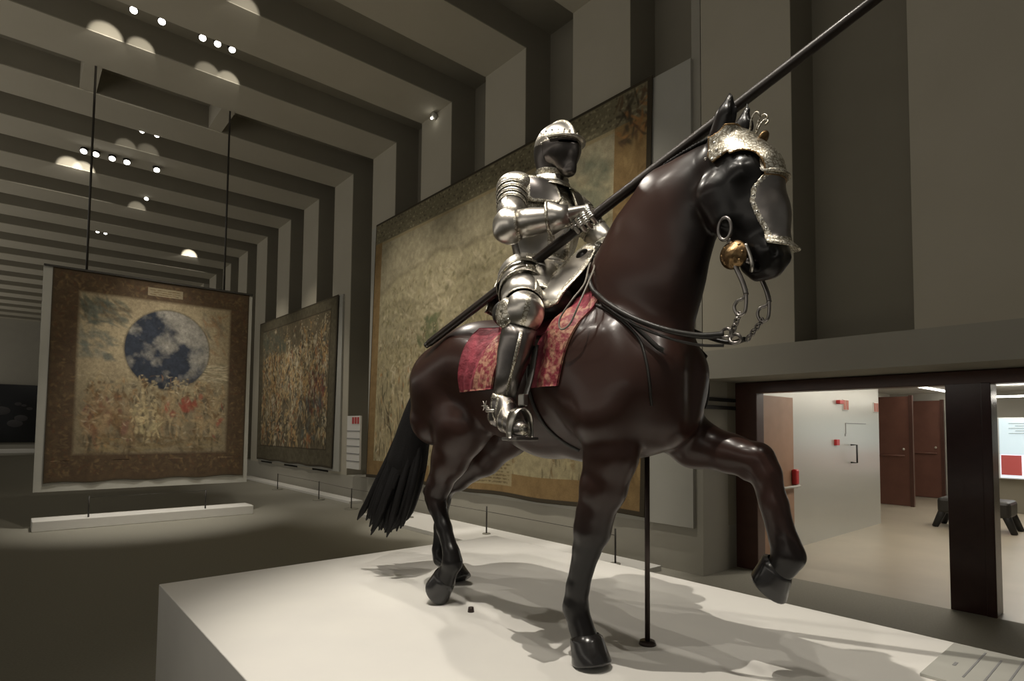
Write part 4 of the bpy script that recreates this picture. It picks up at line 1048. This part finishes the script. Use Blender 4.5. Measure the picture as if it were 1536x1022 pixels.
# --- fauld
for i in range(4):
    g=G(); z=1.592-i*.024; r=.130+i*.013
    for (za,zb,ra,rb,k) in ((z,z-.020,r,r+.010,0),(z-.020,z-.028,r+.010,r+.014,1)):
        g.loft([(W([(0,1.885,za)])[0],np.array((ra*1.15,0,0)),np.array((0,ra*.98,0))),(W([(0,1.885,zb)])[0],np.array((rb*1.15,0,0)),np.array((0,rb*.98,0)))],36,k)
    shell_obj('fauld_lame',g,None,mats=[ST,ET])
SN={-1:'right',1:'left'}
for s in (-1,1):
    S=np.array(sh[s]);E_=np.array(el[s]);Wr=np.array(wr[s]);Hp=np.array(hp[s]);K=np.array(kn[s]);A=np.array(an[s])
    # pauldron: domed cap, wing over the breast, lames down the arm
    F=Field((min(s*.33,s*.02),1.66,1.70),(max(s*.33,s*.02),2.02,1.97),.0045)
    F.ell((s*.178,1.872,1.888),(.078,.088,.066),0); 
    T=torso(.024); F2=F.copy(); resample(F2,T); 
    wing=np.maximum(F2.v, 0)
    x,y,z=np.meshgrid(*F.ax,indexing='ij',sparse=True)
    rb=np.sqrt(np.maximum(np.abs(np.abs(x)-.115)-.040,0)**2+np.maximum(np.abs(z-1.868)-.032,0)**2)-.030
    FW=F.copy(); FW.v=np.maximum(np.maximum(F2.v,-(F2.v+.010)),np.maximum(rb+0*F2.v,y-1.87)).astype(np.float32)
    sculpt('shoulder_wing',FW,None,ar,mats=[DS,ET],pick=lambda c:(np.sqrt(np.maximum(np.abs(np.abs(c[:,0])-.115)-.040,0)**2+np.maximum(np.abs(c[:,2]-1.868)-.032,0)**2)>.018).astype(int))
    F.v[...]=np.where(np.abs(x)<.035,np.maximum(F.v,.02),F.v)
    F.fn(lambda x,y,z:1.80-z)
    sculpt('pauldron',F,None,ar,mats=[ST,ET],pick=lambda c:((np.abs(np.sqrt(np.maximum(np.abs(np.abs(c[:,0])-.115)-.040,0)**2+np.maximum(np.abs(c[:,2]-1.868)-.032,0)**2)-.022)<.008)&(c[:,1]<1.80)|((np.abs(c[:,0])>.17)&(np.abs((c[:,2]*1.0+.3*(np.abs(c[:,0])-.2))%.034-.017)<.006))|((np.abs(c[:,0])>.15)&(np.abs(c[:,1]-1.80)<.012))).astype(int))
    up=(0,-1,.2)
    for i in range(4):
        g=G(); a=S+(E_-S)*(-.02+.125*i); b_=S+(E_-S)*(.13+.125*i); r=.072-.003*i
        limb(g,a,b_,[(0,r*.95),(.2,r*.985),(.8,r)],mi=i%2); limb(g,a,b_,[(.8,r),(.95,r*1.02),(1,r*1.0)],mi=1)
        shell_obj('arm_lame',g,None,mats=[ST,ET])
    g=G(); limb(g,S,E_,[(.38,.062),(.7,.058),(.95,.054)]); limb(g,S,E_,[(.66,.0575),(.74,.0575)],mi=1); shell_obj('upper_arm_plate',g,None,mats=[ST,ET])
    # couter
    out=((E_-S)/np.linalg.norm(E_-S)-(Wr-E_)/np.linalg.norm(Wr-E_)); out/=np.linalg.norm(out)
    F=fld(E_,(.12,.12,.12),.0042); F.ell(tuple(E_+out*.004),(.070,.070,.074),0); F.ell(tuple(E_+out*.052),(.020,.020,.020),.03)
    d1=(S-E_)/np.linalg.norm(S-E_); d2=(Wr-E_)/np.linalg.norm(Wr-E_)
    F.fn(lambda x,y,z:((x-E_[0])*d1[0]+(y-E_[1])*d1[1]+(z-E_[2])*d1[2])-.045); F.fn(lambda x,y,z:((x-E_[0])*d2[0]+(y-E_[1])*d2[1]+(z-E_[2])*d2[2])-.040)
    sculpt('couter',F,None,ar,mats=[ST,ET],pick=lambda c:((((c-E_)@d1)>.030)|(((c-E_)@d2)>.028)).astype(int))
    g=G(); nn=np.cross(d1,d2); nn/=np.linalg.norm(nn); inn=-out
    R=[(W([E_+inn*(.045+q)])[0],(d1-d2)/np.linalg.norm(d1-d2)*r,nn*r*1.25) for q,r in ((.0,.050),(.016,.060),(.022,.062))]
    g.loft(R,24,1,arc=(-1.3+math.pi/2*(1),1.3+math.pi/2*(1))); shell_obj('elbow_wing',g,None,mats=[ST,ET])
    # vambrace
    g=G(); limb(g,E_,Wr,[(.12,.052),(.16,.056)],mi=1); limb(g,E_,Wr,[(.16,.055),(.4,.055),(.75,.044),(.92,.040)]); limb(g,E_,Wr,[(.92,.041),(.97,.043)],mi=1); shell_obj('vambrace',g,None,mats=[ST,ET])
    # gauntlet with cuff, hand and five fingers
    hd=(Wr-E_)/np.linalg.norm(Wr-E_)
    g=G(); limb(g,Wr-hd*.055,Wr+hd*.035,[(0,.066),(.05,.068),(.14,.064)],mi=1); limb(g,Wr-hd*.055,Wr+hd*.035,[(.14,.064),(.6,.047),(1,.040)]); shell_obj('gauntlet_cuff',g,None,mats=[ST,ET])
# lance geometry in statue coordinates
LB=np.array((1.50-HX,2.34,1.26)); LH=np.array((1.72-HX,1.56,1.68)); LD=(LH-LB); Lt=LD/np.linalg.norm(LD)
def hand(name,Wp,palm,knk,grip_c,grip_d,grip_r,thumb_root,s,over=False):
    """Wp wrist, palm centre, knuckle centre; fingers wrap a bar through grip_c along grip_d"""
    Wp,palm,knk,gc,gd=map(lambda q:np.array(q,float),(Wp,palm,knk,grip_c,grip_d)); gd/=np.linalg.norm(gd)
    lo=np.minimum.reduce([Wp,palm,knk,gc])-.11; hi=np.maximum.reduce([Wp,palm,knk,gc])+.11
    F=Field(lo,hi,.0036)
    ax=knk-gc; ax-=gd*(ax@gd); R0=np.linalg.norm(ax); ax/=R0; tz=np.cross(gd,ax)
    if over:
        if tz[0]>0: tz=-tz        # fingers come over the top on the near side
    elif tz@(palm-gc)>0: tz=-tz
    for k in range(4):
        o=gd*(.038-.0255*k)
        F.cap(Wp+o*.5,knk+o-ax*.004,.024,.0160,.010)
    g=G(); fing=[]
    for k in range(4):
        o=gd*(.038-.0255*k); rr=grip_r+.0145; r=(.0122,.0126,.0122,.0108)[k]; ln=(1.0,1.1,1.04,.86)[k]
        P=[knk+o]
        for a in ((30,65,100,138) if over else (35,75,115,155)): 
            an_=math.radians(a*ln); P.append(gc+o+(ax*math.cos(an_)+tz*math.sin(an_))*rr)
        for i in range(len(P)-1): F.cap(P[i],P[i+1],r*(1-.06*i),r*(1-.06*(i+1)),.002)
        fing.append(P)
    T0=np.array(thumb_root,float); T1=gc-tz*(grip_r+.012)+gd*.052-ax*.002; T2=gc-ax*(grip_r+.010)+gd*.050
    F.cap(Wp*.35+T0*.65,T0,.017,.014,.01); F.cap(T0,T1,.0125,.0115,.004); F.cap(T1,T2,.0115,.0095,.003)
    o=sculpt(name,F,ST,ar)
    # overlapping finger scales
    for P in fing:
        g=G()
        S=spline(P[:4],3)
        for i in range(0,len(S)-1,1):
            d=S[i+1]-S[i]; 
            limb(g,S[i]-d*.3,S[i+1],[(0,.0134),(.8,.0150),(1,.0142)],ref=tuple(ax+tz*.01),n=12,mi=0)
        shell_obj('finger_scales',g,RV,th=.0015,par=o)
    return o
E_=np.array(el[-1]);Wr=np.array(wr[-1])
up=np.array((-.35,-.1,.93)); 
hand('gauntlet',Wr,(-.12,1.575,1.690),LH+np.array((-.020,.017,.036)),LH+Lt*0,Lt,.021,LH+np.array((.0,.035,.02))+Lt*.03,-1,over=True)
LGC=np.array((.005,1.565,1.555)); LGD=np.array((-.25,.30,-.9)); LGD/=np.linalg.norm(LGD)
hand('gauntlet',np.array(wr[1]),(.05,1.59,1.59),LGC+np.array((.018,-.030,.018)),LGC,-LGD,.014,LGC+np.array((.03,.0,.045)),1)
for s in (-1,1):
    Hp=np.array(hp[s]);K=np.array(kn[s]);A=np.array(an[s])
    # tasset over the upper thigh
    TH=K-Hp
    for i in range(2):
        g=G(); a=Hp+TH*(-.02+.24*i)+np.array((0,0,.004)); b_=Hp+TH*(.25+.24*i)+np.array((0,0,.004)); r=.120-.013*i
        limb(g,a,b_,[(0,r*1.0,.95),(.84,r*.985,.95)],ref=(s*-.25,-.35,1),arc=(-2.3,2.3),n=36,mi=0)
        limb(g,a,b_,[(.84,r*.985,.95),(.94,r*1.0,.95),(1,r*.985,.95)],ref=(s*-.25,-.35,1),arc=(-2.3,2.3),n=36,mi=1)
        shell_obj('tasset_lame',g,None,mats=[ST,ET])
    for i in range(2):   # wide etched bands running down the thigh
        g=G(); a=Hp+TH*(-.02+.24*i)+np.array((0,0,.004)); b_=Hp+TH*(.25+.24*i)+np.array((0,0,.004)); r=.120-.013*i
        for c0 in (-1.25,.15): limb(g,a,b_,[(0,r*1.0+.0022,.95),(.84,r*.985+.0022,.95)],ref=(s*-.25,-.35,1),arc=(c0*-s-.20,c0*-s+.20),n=6,mi=1)
        shell_obj('etched_band',g,None,mats=[ST,ET],th=.002)
    f=lambda L:[(s*x,y,z) for x,y,z in L]
    curved_plate('front_tasset',[f([(.03,1.765,1.575),(.10,1.79,1.58),(.165,1.83,1.57)]),f([(.06,1.715,1.515),(.13,1.735,1.525),(.195,1.79,1.52)]),f([(.12,1.66,1.44),(.18,1.69,1.465),(.225,1.735,1.47)]),f([(.17,1.62,1.385),(.205,1.64,1.40),(.24,1.68,1.415)])],None,ar,mats=[ST,ET])
    g=G(); limb(g,Hp,K,[(.25,.095),(.5,.092),(.80,.078)]); limb(g,Hp,K,[(.80,.079),(.86,.082)],mi=1); shell_obj('cuisse',g,None,mats=[ST,ET])
    g=G()
    limb(g,Hp,K,[(.35,.099),(.82,.083)],mi=1,ref=(s*-.4,-.6,.6),arc=(-.30,.30),n=6); shell_obj('cuisse_band',g,None,mats=[ST,ET])
    # poleyn with side wing
    out=((K-Hp)/np.linalg.norm(K-Hp)-(A-K)/np.linalg.norm(A-K)); out/=np.linalg.norm(out)
    F=fld(K,(.14,.14,.14),.0045); F.ell(tuple(K+out*.006),(.078,.080,.082),0); F.cap(K+out*.05,K+out*.072,.03,.008,.05); 
    d1=(Hp-K)/np.linalg.norm(Hp-K); d2=(A-K)/np.linalg.norm(A-K)
    F.fn(lambda x,y,z:((x-K[0])*d1[0]+(y-K[1])*d1[1]+(z-K[2])*d1[2])-.062); F.fn(lambda x,y,z:((x-K[0])*d2[0]+(y-K[1])*d2[1]+(z-K[2])*d2[2])-.068)
    PO=sculpt('poleyn',F,None,ar,mats=[ST,ET],pick=lambda c:((((c-K)@d1)>.046)|(((c-K)@d2)>.052)|(np.abs((c-K)@np.cross(d1,d2)/np.linalg.norm(np.cross(d1,d2)))<.010)).astype(int))
    g=G(); wc=K+np.array((s*.062,.03,-.005)); R=[(W([wc+np.array((s*q,0,0))])[0],np.array((0,r,0)),np.array((0,0,r*1.2))) for q,r in ((0,.05),(.014,.042),(.020,.020),(.022,.001))]
    g.loft(R,20,1); shell_obj('knee_wing',g,None,mats=[ST,ET])
    rivets([wc+np.array((s*.014,.038*math.cos(a*.628),.046*math.sin(a*.628))) for a in range(10)],.004,RV,PO,'knee_rivet')
    # greave, ankle, pointed sabaton, spur
    g=G(); limb(g,K,A,[(.16,.066),(.3,.066),(.45,.064),(.7,.050),(.92,.043)]); limb(g,K,A,[(.92,.044),(.98,.048)],mi=1)
    limb(g,K,A,[(.2,.069),(.45,.0665),(.9,.0455)],mi=1,ref=(s*.5,-.8,0),arc=(-.10,.10),n=4); shell_obj('greave',g,None,mats=[DS,ET])
    heel=np.array((s*.375,1.755,.885)); toe=np.array((s*.425,1.545,.845))
    F=Field((min(s*.30,s*.50),1.48,.79),(max(s*.30,s*.50),1.81,1.02),.0045)
    F.cap(A,heel+(0,-.02,.01),.046,.040,.02); F.cap(A+(0,-.01,-.01),(s*.40,1.64,.875),.046,.040,.02); F.cap((s*.40,1.64,.872),toe,.042,.030,.02,sx=1.1)
    F.fn(lambda x,y,z:.822-z+ (y-1.55)*.12,.004)
    sculpt('sabaton',F,None,ar,mats=[DS,ET],pick=lambda c:((np.abs((c[:,1])%.032-.016)<.0035)|(c[:,2]>.968)).astype(int))
    g=G(); th=np.linspace(-2.0,2.0,15); 
    g.tube(W([(A[0]+.052*math.sin(a),A[1]+.012+.055*math.cos(a),.915) for a in th]),.006,8)
    g.tube(W([(A[0],A[1]+.065,.915),(A[0]+s*.0,A[1]+.105,.935)]),.006,8)
    for a in range(6): g.tube(W([(A[0],A[1]+.110,.937),(A[0],A[1]+.110+.022*math.cos(a*1.047),.937+.022*math.sin(a*1.047))]),[.004,.001],6)
    g.obj('spur',ST,ar)
# --- lance
Bt=LB-Lt*.03
P=[Bt+Lt*q for q in (0,.02,.5,1.0,1.8,3.0,3.35)]
g=G().tube(W(P),[.015,.0185,.021,.0215,.019,.014,.012],14); g.loft([(W([Bt+Lt*3.35])[0],np.array((.017,0,0)),np.array((0,.005,.014))),(W([Bt+Lt*3.55])[0],np.array((.001,0,0)),np.array((0,.001,.001)))],12,1)
lo=thing('lance',tuple(W([Bt])[0]),'long dark wooden lance held across the rider and rising past the horse ears','lance')
G().tube(W(P),[.015,.0185,.021,.0215,.019,.014,.012],14).obj('shaft',M['wood'],lo)
G().tube(W([Bt+Lt*3.33,Bt+Lt*3.36,Bt+Lt*3.55]),[.014,.018,.001],12).obj('lance_head',ST,lo)
G().tube(W([Bt-Lt*.012,Bt+Lt*.012]),[.014,.0165],12).obj('butt_ferrule',M['darksteel'],lo)
# --- support pole, bolt, placard
s=thing('support_pole',(1.94,1.425,PH),'slim dark metal pole propping up the belly of the horse','pole')
zt=PH+.80
G().tube([(1.94,1.425,PH+.01),(1.94,1.425,zt)],.0105,10).obj('pole',M['polemetal'],s)
G().tube([(1.94,1.425,PH),(1.94,1.425,PH+.014)],[.034,.030],18).obj('base_disc',M['polemetal'],s)
tag(G().tube([(1.64,2.19,PH),(1.64,2.19,PH+.022)],[.016,.012],10).obj('floor_bolt',M['polemetal']),'tiny dark bolt on the plinth between the hind hoof and the planted foreleg','bolt')
s=thing('information_placard',(2.7,.42,PH),'pale information placard lying on the right end of the white plinth','placard')
box('placard_board',(2.43,.18,PH),(2.88,.64,PH+.012),M['panel'],s,bevel=.002)
g=G()
for i in range(5): g.box((2.50,.53-.055*i,PH+.011),(2.84-.05*(i%2),.536-.055*i,PH+.0135))
g.box((2.60,.575,PH+.011),(2.64,.585,PH+.0135)); g.obj('printed_lines',M['text'],s,smooth=False)
# ------------------------------------------------------------------ light
def spot(loc,tgt,power,size=50,blend=.5,rad=.06,col=(1,.93,.82)):
    l=bpy.data.lights.new('gallery_spot','SPOT'); l.energy=power; l.spot_size=math.radians(size); l.spot_blend=blend; l.shadow_soft_size=rad; l.color=col
    o=bpy.data.objects.new('gallery_spot_light',l); COL.objects.link(o); o.location=loc
    o.rotation_euler=(Vector(tgt)-Vector(loc)).to_track_quat('-Z','Y').to_euler(); return o
# on the rider and horse
spot((.15,1.35,7.3),(1.75,1.75,1.6),820,34,.6,.022)
spot((.9,3.1,7.3),(1.75,1.75,1.4),150,34,.6,.02)
spot((-1.1,.5,7.3),(1.75,1.6,1.4),190,34,.6,.02)
spot((.5,-.6,7.3),(1.75,1.75,2.75),420,17,.8,.05)
spot((-1.6,2.9,7.3),(1.75,1.8,2.7),260,17,.8,.05)
spot((1.2,-1.6,7.3),(1.8,1.6,1.4),170,34,.6,.022)
spot((2.75,6.2,7.3),(1.75,2.0,1.7),520,26,.7,.10)
spot((-.3,4.3,7.3),(1.6,2.2,1.4),160,36,.6,.022)
# washing the tapestries
for y in (5.0,7.2,9.4): spot((2.6,y,7.3),(5.75,y+.3,2.5),400,60,.95,.08,(1,.91,.76))
for y in (14.5,17.2): spot((2.6,y,7.3),(5.75,y,2.6),260,52,.9,.08,(1,.90,.74))
for x in (1.2,2.6): spot((x,7.4,7.3),(x,11.4,2.3),230,44,.9,.08,(1,.90,.74))
spot((1.8,9.6,7.3),(1.8,11.3,.1),1300,38,1.0,.05)
for y in (4.4,6.0,7.8): spot((4.7,y-.6,7.35),(5.15,y+.2,.0),700,20,.6,.05)
for y in (10.5,13,16): spot((3.9,y,7.35),(5.35,y,.0),200,38,.8,.06)
spot((-1.5,36,7.3),(-1.5,41.5,.3),300,50,.8,.1)
# pools of light on the ceiling beams beside the fixtures
for x,y,pw,sz in ((.90,10.0,22,52),(1.35,10.02,14,46),(2.3,10.0,8,46),(2.62,10.02,13,44),(1.65,14.0,5,46),(2.05,14.0,4,50),(.82,16.0,34,56),(1.08,16.0,34,50),(2.4,18.0,8,50),(4.5,22.0,60,56),(2.3,8.0,12,50)):
    spot((x,y,7.43),(x-.05,y+.5,7.46),pw,sz,.45,.012)
# corridor lamps and an added soft fill light on the unseen left side
def area(loc,tgt,power,sx,sy,col=(1,.92,.80)):
    l=bpy.data.lights.new('corridor_or_fill_lamp','AREA'); l.energy=power; l.shape='RECTANGLE'; l.size=sx; l.size_y=sy; l.color=col
    o=bpy.data.objects.new('corridor_or_fill_light',l); COL.objects.link(o); o.location=loc
    o.rotation_euler=(Vector(tgt)-Vector(loc)).to_track_quat('-Z','Y').to_euler(); return o
area((9.0,2.0,2.52),(9.0,2.0,0),46,3.5,.5)
area((13.2,1.8,2.52),(13.2,1.8,0),44,4.5,.5)
area((-4.6,20,3.6),(-2.9,20,5.6),400,46,3.0)  # added fill aimed up at the ceiling, no fixture stands there
area((9.6,3.2,2.50),(9.6,3.56,1.9),10,4.0,.06)
# dim ambient fill, added to enter by the open left and rear sides
w=bpy.data.worlds.new('World'); SC.world=w; w.use_nodes=True
w.node_tree.nodes['Background'].inputs['Color'].default_value=(1,.95,.84,1)
w.node_tree.nodes['Background'].inputs['Strength'].default_value=.10
# ------------------------------------------------------------------ camera
yaw,pit,rol=0.70888632,0.04908999,0.00913092
fw=Vector((math.sin(yaw)*math.cos(pit),math.cos(yaw)*math.cos(pit),math.sin(pit)))
rt_=Vector((math.cos(yaw),-math.sin(yaw),0)); up_=rt_.cross(fw)
r2=rt_*math.cos(rol)+up_*math.sin(rol); u2=-rt_*math.sin(rol)+up_*math.cos(rol)

cd=bpy.data.cameras.new('Camera'); cam=bpy.data.objects.new('Camera',cd); COL.objects.link(cam)
cam.matrix_world=Matrix(((r2.x,u2.x,-fw.x,0),(r2.y,u2.y,-fw.y,0),(r2.z,u2.z,-fw.z,CAMH),(0,0,0,1)))
cd.sensor_width=36; cd.lens=872.06/1536*36; cd.shift_y=(599.52-511)/1536; cd.clip_start=.05; cd.clip_end=200
SC.camera=cam
SC.view_settings.view_transform='Standard'; SC.view_settings.look='None'; SC.view_settings.exposure=0; SC.view_settings.gamma=1
SC.view_settings.use_curve_mapping=False
